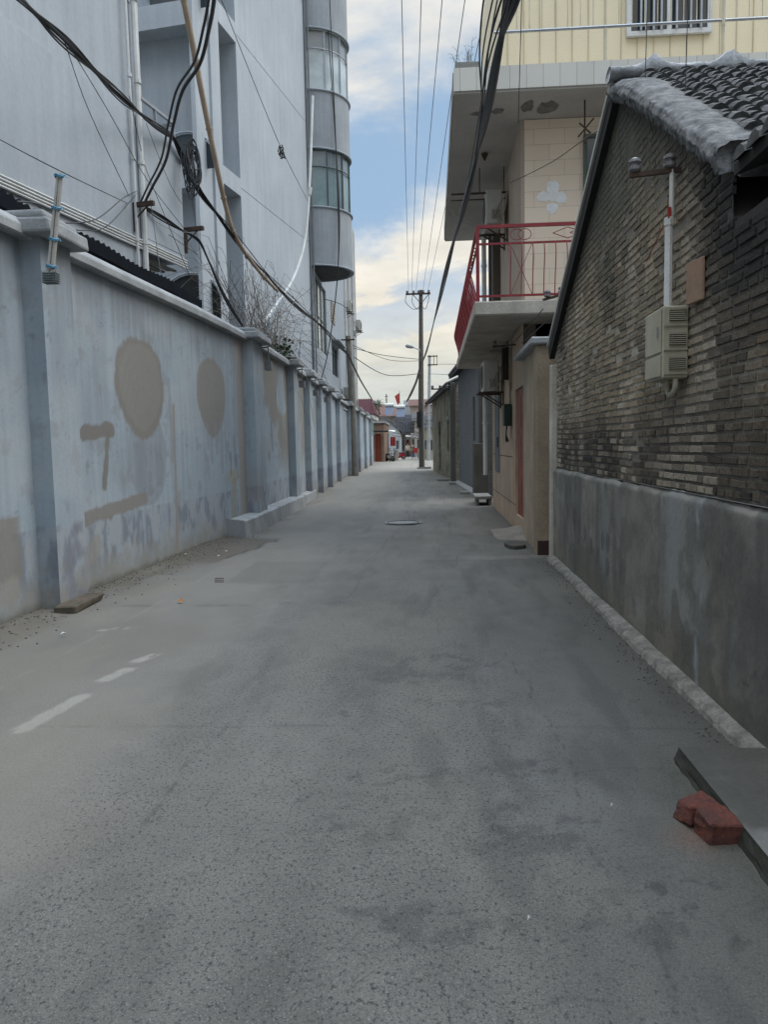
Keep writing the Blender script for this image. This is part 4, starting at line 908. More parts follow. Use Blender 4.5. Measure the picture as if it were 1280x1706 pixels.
g=MB();g.box((.40,11.5,6.63),(7,19.5,6.69));g.build('upper_slab',SOF,ch)
FT=brickmat('fascia_tile',(.62,.60,.55),(.56,.54,.50),(.3,.29,.27),bw=.24,bh=.5,ms=.004,axis='XZ',bump=.3,mottle=.15,dark=(.3,.29,.27))
g=MB();g.box((.39,11.47,6.66),(7,11.60,6.98));g.build('fascia',FT,ch)
g=MB();g.box((.38,11.61,6.66),(.50,19.5,6.98));g.build('side_fascia',mat('side_fascia_render',(.35,.33,.30),(.22,.21,.19),scale=2.5,streak=True),ch)
g=MB();g.box((.41,11.49,6.98),(.78,12.0,7.07),jit=.01);g.build('parapet_block',CONC,ch)
g=MB();rs=random.Random(8)   # peeled render flakes on the soffit
for (px,py,sx,sy) in ((912,180,.20,.22),(880,178,.10,.2),(800,190,.14,.08),(830,185,.1,.12)):
    r_0=ray(px,py);t=(6.625-H)/r_0[2];c0=Vector((r_0[0]*t,r_0[1]*t,6.626));n=14
    g.add([(c0.x+sx*math.cos(2*math.pi*i/n)*rs.uniform(.7,1.2),c0.y+sy*math.sin(2*math.pi*i/n)*rs.uniform(.7,1.2),6.6255-.0006*(px%5)) for i in range(n)],[tuple(range(n))])
g.build('peeling_patch',mat('peeled_render',(.13,.125,.115),(.25,.24,.22),scale=12,bump=.8),ch,split=True)
YEL=mat('yellow_cladding',(.78,.68,.48),(.73,.63,.44),scale=1,rough=.5,bump=.05,streak=False)
g=MB();g.box((1.2,13.0,6.98),(8,17.5,10.5))
g.build('roof_storey',YEL,ch)
g=MB()
for x in np.arange(1.32,8,.26): g.box((x,12.988,7.0),(x+.014,12.999,10.4))
g.build('cladding_seam',mat('yellow_seam',(.62,.53,.36),scale=1),ch)
P13=Pl((3.22,12.98),(6,12.98));P13.n=Vector((0,-1,0))
WF=flat('white_window_frame',(.68,.68,.66))
W(P13,0,1.34,8.02,9.4,.0,ch,WF,GLASSD,nv=2,fw=.07)
g=MB()
for x in (3.42,3.5,3.62,3.74,3.98,4.2,4.36): g.box((x,12.88,8.08),(x+.03,12.9,9.3))
g.build('window_bar',STEEL,ch)
# terrace railing
tr=thing('terrace_railing','cream and steel railing along the edge of the upper terrace','railing',(3,11.75,6.98))
g=MB();g.tube([(1.0,11.75,7.58),(7,11.75,7.58)],.022,8);g.tube([(1.0,11.75,8.33),(7,11.75,8.33)],.028,8);g.build('rail',STEEL,tr)
g=MB()
for x in (2.62,4.3,5.9): g.tube([(x,11.75,6.98),(x,11.75,7.56)],.025,8)
for x in (4.3,): g.tube([(x,11.75,7.5),(x,11.75,8.3)],.03,8)
g.build('post',mat('cream_post',(.6,.55,.42),scale=3),tr,split=True)
g=MB()
for x in np.arange(1.15,7,.185): g.tube([(x,11.75,7.59),(x,11.75,8.32)],.008,5)
g.build('baluster',MATS['cream_post'],tr,split=True)

# red balcony railing
rr=thing('balcony_railing','red painted iron railing with diamond and circle scrolls on the cream house balcony','railing',(.72,11.6,3.66))
ZB,ZM,ZT=3.74,4.50,4.75
g=MB();xE=4.6
for z,t_ in ((ZT,.045),(ZM,.028),(ZB,.03)):
    g.bar((.72,11.56,z),(xE,11.56,z),t_,t_);g.bar((.72,11.56,z),(.72,19.4,z),t_,t_)
for p in ((.72,11.56),(xE,11.56),(.72,19.4),(.72,15.5)): g.bar((p[0],p[1],3.66),(p[0],p[1],ZT),.05,.05)
g.build('frame',REDP,rr)
def bowed(x,y,dirn):
    v=Vector((0,-1,0)) if dirn=='x' else Vector((-1,0,0))
    return [Vector((x,y,ZB))+v*0,Vector((x,y,ZB+.3))+v*.05,Vector((x,y,ZB+.55))+v*.11,Vector((x,y,ZB+.72))+v*.07,Vector((x,y,ZM))]
g=MB()
for x in np.arange(.72+.48,xE,.165): g.tube(smoothpath(bowed(x,11.56,'x'),3),.008,5)
for x in (.72+.48,): g.bar((x,11.56,ZB),(x+.33,11.56,ZM),.008);g.bar((x+.33,11.56,ZB),(x,11.56,ZM),.008)
g.build('baluster',REDP,rr,split=True)
g=MB()
for y in np.arange(11.8,19.3,.22): g.tube(smoothpath([Vector((.72,y,ZB)),Vector((.66,y,ZB+.25)),Vector((.60,y,ZB+.5)),Vector((.66,y,ZB+.75)),Vector((.72,y,ZM))],3),.011,5)
for y in np.arange(11.9,19.2,.7): g.bar((.70,y,ZB+.02),(.60,y+.35,ZB+.5),.02,.02);g.bar((.60,y+.35,ZB+.5),(.70,y+.7,ZM),.02,.02)
g.build('side_baluster',REDP,rr,split=True)
g=MB();zc=(ZM+ZT)/2
for x in (1.30,1.42): g.tube([(x+.095*math.cos(a),11.56,zc+.08*math.sin(a)) for a in np.linspace(0,2*math.pi,19)],.006,5)
for x in (2.05,2.22,3.2,3.4):
    q=[(x-.22,zc),(x,zc+.08),(x+.22,zc),(x,zc-.08)] if x in (2.05,3.2) else [(x-.14,zc),(x,zc+.05),(x+.14,zc),(x,zc-.05)]
    for i in range(4): a,b=q[i],q[(i+1)%4];g.bar((a[0],11.56,a[1]),(b[0],11.56,b[1]),.010)
g.build('scroll',REDP,rr)
# drainpipe, drying pole, antenna, hook
g=MB();g.tube([(1.26,17.9,0.8),(1.26,17.9,6.6)],.055,10)
for z in (2,3.2,4.4,5.6): g.tube([(1.26,17.9,z),(1.26,17.9,z+.05)],.068,10)
props(g.build('drainpipe',WHITEPVC),'white drainpipe running down past both balconies of the cream house','drainpipe')
g=MB();g.box((1.33,16.2,3.67),(1.47,16.7,6.62));g.box((1.3,17.0,3.67),(1.40,17.1,6.62));g.build('balcony_post',mat('brown_post',(.12,.10,.085),scale=3),ch,split=True)
g=MB();z=D(800,322,14.5).z;g.tube([(.42,14.5,z),(1.46,14.5,z)],.02,6);g.tube([(.42,14.7,z-.05),(1.46,14.7,z-.05)],.012,6)
for x in (.95,1.4): g.tube([(x,14.5,z),(x,14.5,6.63)],.01,5)
props(g.build('drying_pole',RUST),'dark drying pole hung under the upper balcony slab','drying pole')
ac_u=ac_unit('air_conditioner','air conditioner on brackets high under the upper slab, behind the red railing',(XW,14.9,5.62),(0,1),(-1,0))
dup(ac_u,(XW,15.9,2.60),'air conditioner on the lane wall below the red balcony')
g=MB();a=D(975,172,11.9);g.bar((a.x,11.9,6.63),(a.x,11.9,6.0),.022);b=D(964,228,11.9);c_=D(990,197,11.9);g.bar(b,c_,.035,.02);g.bar(D(966,205,11.9),D(985,222,11.9),.025,.015)
props(g.build('hanging_hook',RUST),'rusty crossed wooden hook hanging from the soffit of the upper slab','hook')
g=MB();p=Vector(D(808,266,13.8));p.z=6.62;g.tube([p,p-Vector((0,0,.04)),p-Vector((0,0,.12))],.05,8,rs=[.06,.05,.012]);props(g.build('ceiling_hook',RUST),'small dark fan hook in the middle of the upper slab soffit','hook')
# meter box
mt=thing('meter_box','small green electricity meter box with dangling wires on the cream house','meter box',(XW-.05,14.15,1.75))
g=MB();g.box((XW-.15,14.0,1.86),(XW-.002,14.32,2.26));g.build('casing',mat('dark_green_metal',(.02,.045,.03),(.012,.02,.015),scale=6,rough=.5),mt,bevel=.02,seg=2)
g=MB()
for k in range(5): g.tube(smoothpath([(XW-.08,14.1+.04*k,1.86),(XW-.1,14.1+.03*k,1.7-.03*k),(XW-.05,14.15+.02*k,1.58)],4),.008,4)
g.build('wire_tail',BLACKPVC,mt)
g=MB();g.tube([(XW-.02,14.2,2.26),(XW-.02,14.2,3.3)],.018,6);g.tube([(XW-.02,13.9,2.5),(XW-.02,13.9,3.4)],.012,6);g.tube([(XW-.03,14.2,2.66),(XW+.0,14.2,2.66)],.03,6);g.build('conduit',mat('tan_pipe',(.3,.25,.19),scale=4),mt,split=True)
ins_bracket('iron arm with insulators under the red balcony, above the meter box',(1.08,13.4,3.22),(1.5,13.4,3.25),(.1,))
g=MB();g.box((XW-.12,14.55,2.75),(XW,14.75,3.4));props(g.build('service_box',mat('dark_wood_box',(.04,.03,.025),scale=6)),'dark wooden service box high on the wall under the balcony','box')
# threshold ramp and flat stone
g=MB();ua=np.linspace(0,1,14);wa=np.linspace(11.9,13.7,20)
g.grid(lambda U,W:np.stack([XW+.1-.62*U,W,(.17*(1-U)**1.2)*np.clip(1-((W-12.8)/.9)**2,.0,1)+.015*(fbm(U*5,W*4,3,510)-.5)-.01*U],-1),ua,wa)
props(g.build('door_ramp',mat('ramp_concrete',(.26,.24,.21),(.17,.16,.14),scale=3,bump=.6,bs=30),smooth=True),'rough concrete ramp leading up to the red-brown door','ramp')
g=MB();c0=G(858,911);n=14;g.prism([(c0.x+.16*math.cos(2*math.pi*i/n)*random.uniform(.85,1.15),c0.y+.32*math.sin(2*math.pi*i/n)*random.uniform(.85,1.15),.008) for i in range(n)],(0,0,.045))
props(g.build('flat_stone',mat('dark_stone',(.10,.095,.085),(.06,.058,.05),scale=6,bump=.6)),'flat dark stone lying in front of the door ramp','stone')
g=MB();g.box((1.05,18.7,.16),(1.47,19.9,.24));g.box((1.1,18.9,0),(1.16,19.7,.16));g.box((1.4,18.75,0),(1.47,19.8,.16))
props(g.build('stone_bench',CONC,bevel=.012),'low concrete bench slab against the end of the cream house','bench')

# blue-grey brick house and old house further on
b2=thing('blue_brick_house','small blue-grey painted brick house with dark tiled roof beyond the cream house','house',(2.5,26,0))
A_=Pl((1.42,22.3),(1.05,29.6));A_.n=Vector((-1,-.05,0)).normalized()
BBM=brickmat('blue_grey_brick',(.185,.20,.215),(.15,.16,.172),(.12,.125,.13),bw=.26,bh=.075,ms=.009,bump=.8,mottle=.35,dark=(.10,.11,.12))
g=MB();bk=MB();wallholes(g,A_,0,A_.len,0,4.3,[(1.3,2.0,1.6,3.0)],depth=.15,back=bk)
g.add([A_.P(0,0),A_.P(0,0,-5),A_.P(0,4.3,-5),A_.P(0,5.4,-2.6),A_.P(0,4.3)],[(0,1,2,3,4)]);g.build('wall',BBM,b2);bk.build('window_void',DARK,b2)
W(A_,1.3,2.0,1.6,3.0,-.1,b2,DKFR,GLASSD,nv=3)
def tileroof(pl,u0,u1,z,over,rise,depth,par,m=None):
    g=MB();m=m or TILE
    g.add([pl.P(u0,z-.1,over),pl.P(u1,z-.1,over),pl.P(u1,z+rise,-depth),pl.P(u0,z+rise,-depth),pl.P(u0,z,over),pl.P(u1,z,over),pl.P(u1,z+rise+.1,-depth),pl.P(u0,z+rise+.1,-depth)],[(0,1,2,3),(7,6,5,4),(0,4,5,1),(3,2,6,7),(1,5,6,2),(0,3,7,4)])
    for u in np.arange(u0,u1,.2): g.tube([pl.P(u,z+.02,over+.03),pl.P(u,z+rise+.12,-depth)],.06,5)
    return g.build('roof',m,par)
tileroof(A_,-.15,A_.len+.1,4.15,.35,1.3,2.8,b2)
g=MB();g.box((1.18,21.4,0),(1.6,22.2,1.55));g.box((1.36,21.6,1.55),(1.6,22.2,4.0));props(g.build('concrete_pier',mat('dark_concrete',(.10,.098,.09),(.07,.068,.06),scale=2,streak=True),bevel=.02),'short dark concrete pier between the cream house and the blue-grey brick house','pier')
g=MB();g.add([A_.P(-.2,0,.02),A_.P(A_.len,0,.02),A_.P(A_.len,.12,.02),A_.P(-.2,.12,.02),A_.P(-.2,0,.22),A_.P(A_.len,0,.2),A_.P(A_.len,.06,.2),A_.P(-.2,.07,.22)],[(0,1,5,4),(4,5,6,7),(7,6,2,3),(0,4,7,3)]);g.build('footing',COPE,b2)
b3=thing('old_stone_house','old mottled house with crumbling plaster and dark doorway beside the utility pole','house',(2,38,0))
O_=Pl((1.0,30.4),(.05,44.6));O_.n=Vector((-1,-.067,0)).normalized()
OLM=brickmat('old_plaster_brick',(.40,.36,.27),(.24,.22,.17),(.3,.28,.22),bw=.26,bh=.08,ms=.01,bump=.9,mottle=.85,dark=(.07,.07,.055))
g=MB();bk=MB();wallholes(g,O_,0,O_.len,0,4.0,[(8.2,9.6,.1,2.7),(3.4,4.3,1.2,2.6)],depth=.3,back=bk)
g.add([O_.P(0,0),O_.P(0,0,-5),O_.P(0,4,-5),O_.P(0,5.2,-2.6),O_.P(0,4)],[(0,1,2,3,4)]);g.add([O_.P(O_.len,0),O_.P(O_.len,0,-5),O_.P(O_.len,4,-5),O_.P(O_.len,5.2,-2.6),O_.P(O_.len,4)],[(4,3,2,1,0)]);g.build('wall',OLM,b3);bk.build('door_void',DARK,b3,split=True)
tileroof(O_,-.1,O_.len+.1,3.9,.4,1.3,2.8,b3)
g=MB();pbox(g,O_,3.2,4.5,2.65,2.78,0,.05);g.build('lintel',COPE,b3)
ct=thing('concrete_post','short dark concrete post with iron crossarm and insulators by the old house','post',(.85,30.2,0))
g=MB();g.box((.74,30.0,0),(.95,30.25,3.95));g.build('shaft',mat('dark_concrete',(.1,.1,.1)),ct,bevel=.02)
g=MB();g.bar((.0,30.1,3.72),(.95,30.1,3.72),.05);g.build('crossarm',RUST,ct)
g=MB();
for x in (.05,.35,.65): insulator(g,(x,30.1,3.74),1.4)
g.build('insulator',INS,ct,split=True)
for k,(px,py,sx,sy) in enumerate(((783,822,.4,.35),(741,800,.45,.6),(760,806,.3,.5))):
    c0=G(px,py);g=MB();g.box((c0.x-sx/2-.1,c0.y-sy,.0),(c0.x+sx/2,c0.y+sy,.07),jit=.01)
    props(g.build('doorstep_stone',CONC,bevel=.01),['doorstep stone in front of the blue-grey brick house','farthest doorstep stone, by the old house','middle doorstep stone at the foot of the concrete post'][k],'doorstep',group='low doorstep stones along the right side')

# ------------------------------------------------------------ poles
up=thing('utility_pole','tall dark utility pole with crossarm standing on the right of the lane','utility pole',(-.55,48,0))
b0=D(703.5,779,48.2);t0_=D(701.5,485,48)
g=MB();g.tube([(b0.x,48,-.1),(b0.x,48,4),((b0.x+t0_.x)/2,48,7),(t0_.x,48,11.15)],.17,12,rs=[.19,.175,.15,.12]);g.build('shaft',WOOD,up)
g=MB();zc=10.9;g.bar((t0_.x-.95,47.85,zc),(t0_.x+.6,47.85,zc),.09,.1);g.bar((t0_.x-.5,47.85,zc-.03),(t0_.x,47.85,zc-.6),.04);g.bar((t0_.x+.5,47.85,zc-.03),(t0_.x,47.85,zc-.6),.04);g.build('crossarm',RUST,up)
for dx in (-.85,-.45,.15,.5,-.15):
    g=MB();insulator(g,(t0_.x+dx,47.85,zc+.05),1.9);g.build('insulator',INS,up)
g=MB()
for dx in (-.9,-.5,.5): g.tube(smoothpath([(t0_.x+dx,47.8,zc-.05),(t0_.x+dx-.05,47.8,zc-.5),(t0_.x+dx*.5,47.8,zc-.95),(t0_.x,47.8,zc-.7)],5),.018,5)
g.build('jumper_wire',BLACKPVC,up,split=True)
g=MB();g.box((b0.x-.28,47.7,2.6),(b0.x-.02,47.85,3.6));g.build('switch_box',flat('black_box',(.015,.015,.015)),up)
g=MB();g.tube([(b0.x+.12,47.8,0),(b0.x+.12,47.8,4.2)],.05,8);g.build('cable_guard',flat('guard_grey',(.2,.2,.2)),up)
g=MB();g.box((b0.x-.3,47.7,-.01),(b0.x+.6,48.4,.1),jit=.03);g.build('footing',CONC,up)
sl_=thing('street_lamp','small grey street lamp on a bent arm fixed to the utility pole','street lamp',(-.7,47.9,7.4))
p=D(699,583,47.9);q=D(676,576,47.9);g=MB();g.tube(smoothpath([D(701,588,47.9),p,D(690,579,47.9)],4),.04,6);g.build('arm',STEEL,sl_)
g=MB();a=D(690,579,47.9);g.tube([a,a.lerp(q,.3),a.lerp(q,.8),q],.09,8,rs=[.05,.10,.12,.06]);g.build('lamp_head',flat('lamp_grey',(.3,.32,.32)),sl_)
p2=thing('utility_pole','second, thinner concrete utility pole just behind the dark one','utility pole',(-.3,70,0))
b=D(714,755,72);t=D(716,592,72);g=MB();g.tube([(b.x,72,0),(t.x,72,t.z)],.18,10,rs=[.2,.13]);g.build('shaft',COPE,p2)
g=MB()
for z in (t.z-.1,t.z-.9): g.bar((t.x-.2,71.9,z),(t.x+.75,71.9,z),.1)
for x in (.4,.7): g.bar((t.x+x,71.9,t.z-.9),(t.x+x,71.9,t.z),.05)
for z in (4.5,5.2,3.8): g.bar((t.x-.4,71.9,z),(t.x+.4,71.9,z),.07)
g.build('crossarm',RUST,p2)
lp=thing('wooden_pole','slightly leaning weathered pole in front of the left boundary wall','utility pole',(-3.6,35,0))
b=G(592,793);t=D(580,560,b.y);b.z=-.1
g=MB();g.tube([b,b.lerp(t,.5)+Vector((.03,0,0)),t],.15,12,rs=[.19,.17,.14]);g.build('shaft',mat('pale_pole',(.22,.21,.18),(.15,.14,.12),scale=3,bump=.3,streak=True),lp)
g=MB();g.bar(t+Vector((-.35,-.15,-.2)),t+Vector((.35,-.15,-.2)),.07);g.build('crossarm',RUST,lp)

# ------------------------------------------------------------ cables
def bundle(pts,n,r,spread,seed=0,steps=10,turns=6,knots=0,m=None):
    P=smoothpath(pts,steps);g=MB();rs=random.Random(seed)
    tot=len(P)
    for k in range(n):
        ph=rs.uniform(0,6.28);rad=spread*math.sqrt(rs.uniform(.15,1));tw=rs.uniform(.5,1)*turns*rs.choice([-1,1]);sg=rs.uniform(-.5,1)*spread*1.5
        q=[]
        for i,p in enumerate(P):
            d=(P[min(i+1,tot-1)]-P[max(i-1,0)]).normalized();a=d.cross(Vector((0,0,1)))
            a=a.normalized() if a.length>.05 else Vector((1,0,0));b=a.cross(d);t=ph+tw*i/tot
            s=math.sin(math.pi*(i/tot*knots%1)) if knots else .6
            q.append(p+(a*math.cos(t)+b*math.sin(t))*rad*(.35+.65*s)-Vector((0,0,1))*sg*s)
        g.tube(q,r*rs.uniform(.75,1.25),5)
    return g
def cable(label,pts,r=.01,sag=0,m=None,name='cable',group=None,n=6):
    g=MB();g.tube(smoothpath(pts,n),r,5);return props(g.build(name,m or WIRE),label,'cable',group=group)
g=bundle([D(-60,-90,6.0),D(35,0,7.6),D(110,70,9.1),D(190,150,11.2),D(240,195,12.5),D(288,228,13.7)],9,.011,.05,1,knots=4)
props(g.build('cable_bundle',BLACKPVC),'thick black cable bundle sloping down across the top left facade','cable bundle')
g=bundle([D(288,228,13.7),D(335,318,15),D(385,385,17),D(440,452,19.5),D(500,512,23),D(545,552,28),D(580,590,34.6)],7,.015,.06,2,knots=4)
props(g.build('cable_bundle',BLACKPVC),'black cable bundle running from the grey balcony corner to the leaning pole','cable bundle')
g=bundle([D(350,-60,7),D(348,0,7.6),D(340,50,8.2),D(326,105,8.9),D(298,150,9.6),D(284,205,10.4),D(272,265,11.4),D(250,310,12.2),D(236,340,12.75)],2,.02,.07,3,turns=2)
props(g.build('thick_cable',BLACKPVC),'pair of very thick black cables curving down in front of the balcony','cable')
g=bundle([D(236,342,12.75),D(270,362,13.2),D(305,385,13.6),D(330,400,13.7),D(345,430,13.8),D(372,490,14),D(404,543,14.2)],5,.014,.028,4,knots=3)
props(g.build('cable_bundle',BLACKPVC),'black cables draped over the two iron brackets down to the wall coping','cable bundle')
g=MB();rs=random.Random(6)
for k in range(22):
    c=D(319+rs.uniform(-9,9),277+rs.uniform(-14,14),13.9);a=rs.uniform(.04,.14);b=rs.uniform(.18,.46);ph=rs.uniform(-.3,.3)
    g.tube([c+Vector((math.cos(t)*a,math.sin(t+ph)*.1,math.sin(t)*b+math.cos(t)*-.16)) for t in np.linspace(0,2*math.pi,20)],.010,5,cap=False)
props(g.build('cable_coil',BLACKPVC),'tangled coil of spare black cable hanging below the balcony corner','cable coil')
g=bundle([D(880,-90,4.2),D(856,-20,4.7),D(832,80,5.6),D(808,200,7.3),D(790,280,8.9),D(768,360,11.6),D(745,445,17),D(727,520,26),D(712,580,38),D(704,603,47.8)],15,.010,.044,7,turns=9,knots=5,steps=14)
for k in range(5):
    g2=bundle([D(850-k*10,-20,4.7),D(820-k*4,90,5.6),D(795+k*2,230,7.9),D(770,350,11.4)],1,.006,.03,20+k);g.v_off=0
    o=len(g.v);g.v+=g2.v;g.f+=[tuple(i+o for i in f) for f in g2.f]
props(g.build('cable_bundle',flat('dark_blue_cable',(.018,.024,.036),.45)),'heavy dark cable bundle crossing in front of the cream house to the utility pole','cable bundle')
g=bundle([D(704,600,47.9),D(692,640,55),D(678,668,62)],4,.05,.08,8);props(g.build('cable_bundle',BLACKPVC),'thick cable dropping from the utility pole towards the far roofs','cable bundle')
for k,(x0,x1,wd) in enumerate(((669.5,681,1),(702,686,1),(737,693,1),(775,704,1),(812,712,1))):
    a=D(x1,490,47.85);b=D(x0,0,16.2);far=b+(b-a)*.9;mid=a.lerp(b,.5)-Vector((0,0,.05))
    cable('overhead power line, number %d of five from the left, running to the crossarm'%(k+1) if False else ['leftmost overhead line of the five in the sky strip','second overhead line from the left in the sky strip','middle overhead line of the five in the sky strip','fourth overhead line from the left, passing the roof slab corner','rightmost of the five overhead lines, beside the heavy cable bundle'][k],[far,b,mid,a],.009,group='overhead power lines')
TW=[('thin wire hanging from the cable bundle down to the balcony bracket',[(108,72,9.1),(150,190,10.5),(222,342,12.7)],.006),
('thin wire from the cable bundle to the far balcony corner',[(113,74,9.1),(180,185,10.5),(245,300,12.6),(310,385,14)],.006),
('thin wire crossing the grey facade above the stake',[(-20,222,8.5),(98,284,7.3),(215,340,12.7)],.006),
('thin wire falling from the corner drainpipe to the balcony corner',[(215,160,12),(235,250,12.7),(250,300,13),(318,465,14)],.006),
('thin wire dropping from the balcony corner past its right edge',[(243,205,12.8),(280,300,13.5),(303,340,14)],.005),
('thin wire with a knotted bundle across the tall facade',[(365,-10,14),(420,130,17),(470,250,19.5),(513,335,24)],.008),
('thin vertical wire in front of the tall building slot',[(318,320,14.5),(330,400,14.5),(335,440,14.5)],.006),
('thin wire hanging in a loop over the wall coping',[(250,330,13),(262,420,12),(268,470,11),(250,495,10.4),(212,486,9.6)],.006),
('black flexible hose over the edge of the black roof',[(28,336,6.8),(55,338,7),(66,345,7.1),(78,358,7.2)],.010),
('twisted pale wires between stake and bracket',[(100,372,7.3),(160,365,9),(205,330,11),(228,318,12.7)],.008),
('second twisted wire between stake and bracket',[(105,378,7.3),(140,384,8.5),(180,375,10),(228,322,12.7)],.007),
('wire from the bracket to the pipe stub at the balcony',[(222,348,12.75),(280,390,13.6),(330,425,13.9)],.006),
('thin wire strung across the soffit of the cream house',[(850,305,11.2),(920,270,10),(985,225,8.5),(1065,185,6.7)],.006),
('pale wire dangling at the upper slab edge',[(748,345,13),(765,365,12.5),(797,377,11.6)],.006),
('wire pair sagging from the insulators to the balcony arm',[(905,515,9.75),(880,545,11),(850,575,12.5),(820,582,13.4)],.007),
('second sagging wire by the pillar cap',[(935,512,9.75),(900,545,10.6),(870,572,11.6)],.007),
('thin black wire hanging in front of the tiled terrace fascia',[(870,-20,7),(868,60,7.6),(864,205,9.2)],.005),
('thin wire hanging in front of the yellow roof storey',[(1080,-20,6.2),(1076,130,6.3)],.004),
('second thin wire hanging in front of the yellow roof storey',[(1148,-20,5.6),(1142,170,5.6)],.004),
('upper wire across the lane to the utility pole',[(590,580,34),(640,592,40),(703,599,47.8)],.02),
('lower wire across the lane to the utility pole',[(590,595,34),(645,625,41),(703,622,47.8)],.022),
('middle wire across the lane to the utility pole',[(588,575,34),(650,600,41),(703,601,47.8)],.016),
('wire running on from the leaning pole to the red-roofed gatehouse',[(580,590,34.6),(600,632,42),(618,662,55),(634,690,64)],.05),
('faint wire from the pole behind to the right',[(716,607,72),(760,607,60),(800,612,50)],.02),
('lower faint wire from the pole behind to the right',[(716,623,72),(745,624,60),(775,626,50)],.02),
('black wire draped down the bay edge to the window',[(540,498,29.5),(570,508,34),(590,525,42)],.02)]
for lb,pts,r in TW: cable('%s'%lb,[D(*p) for p in pts],r*.9)
g=MB();c=D(470,253,19.5);rs=random.Random(9)
for k in range(6): g.tube([c+Vector((rs.uniform(-.1,.1),0,rs.uniform(-.2,.2))) for _ in range(3)],.02,5)
props(g.build('wire_knot',WIRE),'small dark knot of wire hanging in mid-air before the tall facade','wire knot')
# bamboo
g=MB();P=smoothpath([D(298,-40,15),D(318,60,15.4),D(345,200,16),D(375,340,16.8),D(395,400,17.3),D(430,450,18.8),D(462,485,20.2)],10)
g.tube(P,.05,9,rs=[.066-.028*i/len(P) for i in range(len(P))]);
for i in range(5,len(P),8): g.tube([P[i]-(P[i]-P[i-1])*.1,P[i]+(P[i]-P[i-1])*.12],.07,9)
props(g.build('bamboo_pole',BAMB),'long bent bamboo pole leaning in front of the tall grey building','bamboo pole')
g=MB();P=smoothpath([D(521,160,26),D(516,300,25.5),D(508,400,25),D(488,465,24),D(455,515,22.5),D(438,538,21.5)],8);g.tube(P,.045,8);g.tube([D(517,312,25.4),D(515,325,25.4)],.07,8)
props(g.build('bent_pipe',WHITEPVC),'white curved pipe hanging beside the corner of the tall building','pipe')
# stake with blue ties
st=thing('wire_stake','pale wooden stake with blue ties and a small basket at the near pillar','stake',(-3.5,7.3,3.2))
g=MB();b=D(84,452,6.5);a=D(99,290,6.5)
for dx in (-.02,.02): g.bar(b+Vector((dx,0,0)),a+Vector((dx*.6,0,0)),.03,.02)
g.build('shaft',mat('bleached_wood',(.5,.48,.44),(.35,.33,.3),scale=9,streak=True),st)
g=MB()
for t in (.02,.3,.62,.95):
    c=b.lerp(a,t+.02)
    for k in range(2): g.tube([c+Vector((math.cos(q)*.038,math.sin(q)*.03,.012*k+.01*math.sin(q*2))) for q in np.linspace(0,2*math.pi,12)],.007,4,cap=False)
    g.tube([c+Vector((.03,-.02,0)),c+Vector((.07,-.03,.0)),c+Vector((.08,-.03,-.02))],.005,4)
g.build('blue_tie',flat('blue_twine',(.10,.28,.42)),st,split=True)
g=MB()
for k in range(5): 
    z=-.02-.02*k;g.tube([b+Vector((x,y,z)) for x,y in ((-.06,-.04),(.06,-.04),(.06,.04),(-.06,.04),(-.06,-.04))],.004,4,cap=False)
for k in range(7): x=-.06+.02*k;g.tube([b+Vector((x,-.04,0)),b+Vector((x,-.04,-.1))],.003,4)
g.box((b.x-.055,b.y-.035,b.z-.1),(b.x+.055,b.y+.035,b.z-.02));g.build('basket',mat('grey_wire_basket',(.16,.19,.19),(.08,.09,.09),scale=30),st)
# more blue ties on far wall top + leaning sticks
for k,(pts,lb) in enumerate((([(440,575,17),(449,530,17),(470,497,18)],'blue-tied stick on the wall top left of the bare vines'),([(497,615,20.5),(501,560,20.5),(508,525,20.8)],'thin upright stick with blue ties right of the bare vines'))):
    g=MB();P=[D(*p) for p in pts];g.tube(P,.016,5)
    for t in (.2,.5,.8): 
        c=P[0].lerp(P[1],t)
        g.box(c-Vector((.03,.03,.02)),c+Vector((.03,.03,.02)))
    props(g.build('tied_stick',mat('blue_grey_stick',(.22,.33,.42),(.3,.3,.28),scale=20)),lb,'stick')
# bare vines and plant
g=MB();rs=random.Random(21)
for k in range(280):
    y=rs.uniform(16.3,20.6);x=wx(y)-rs.uniform(.1,.8);p=Vector((x,y,3.7+rs.uniform(-.1,.3)));q=[p];hmax=3.85+1.6*math.exp(-((y-17.6)/2.0)**2)
    v=Vector((rs.uniform(-.1,.1),rs.uniform(-.3,.3),rs.uniform(.15,.3)))
    for s_ in range(9):
        v+=Vector((rs.uniform(-.06,.06),rs.uniform(-.16,.16),rs.uniform(-.10,.07)));
        if q[-1].z>hmax: v.z=-abs(v.z)*.6
        q.append(q[-1]+v)
    g.tube(q,.0042,3,cap=False)
props(g.build('bare_vine',mat('dry_twig',(.14,.12,.10),scale=6)),'tangle of bare grey vines climbing above the left wall coping','vine')
def leafclump(g,c,n,rad,ls,seed):
    rs=random.Random(seed)
    for k in range(n):
        d=Vector((rs.gauss(0,1),rs.gauss(0,1),rs.gauss(0,.7)));d=d.normalized()*rad*rs.random()**.5;p=Vector(c)+d
        a=Vector((rs.uniform(-1,1),rs.uniform(-1,1),rs.uniform(-.6,.6))).normalized();b=a.cross(Vector((rs.uniform(-1,1),rs.uniform(-1,1),1))).normalized()
        l=ls*rs.uniform(.6,1.3);g.add([p,p+a*l*.5+b*l*.3,p+a*l,p+a*l*.5-b*l*.3],[(0,1,2,3)])
LEAF=mat('leaf_green',(.045,.075,.03),(.02,.035,.02),scale=8,rough=.6)
g=MB();leafclump(g,D(470,580,18.4),110,.33,.13,1)
props(g.build('leafy_plant',LEAF),'small dark green leafy plant growing on the left wall top','plant')
g=MB();rs=random.Random(31);c0=D(775,112,11.8)
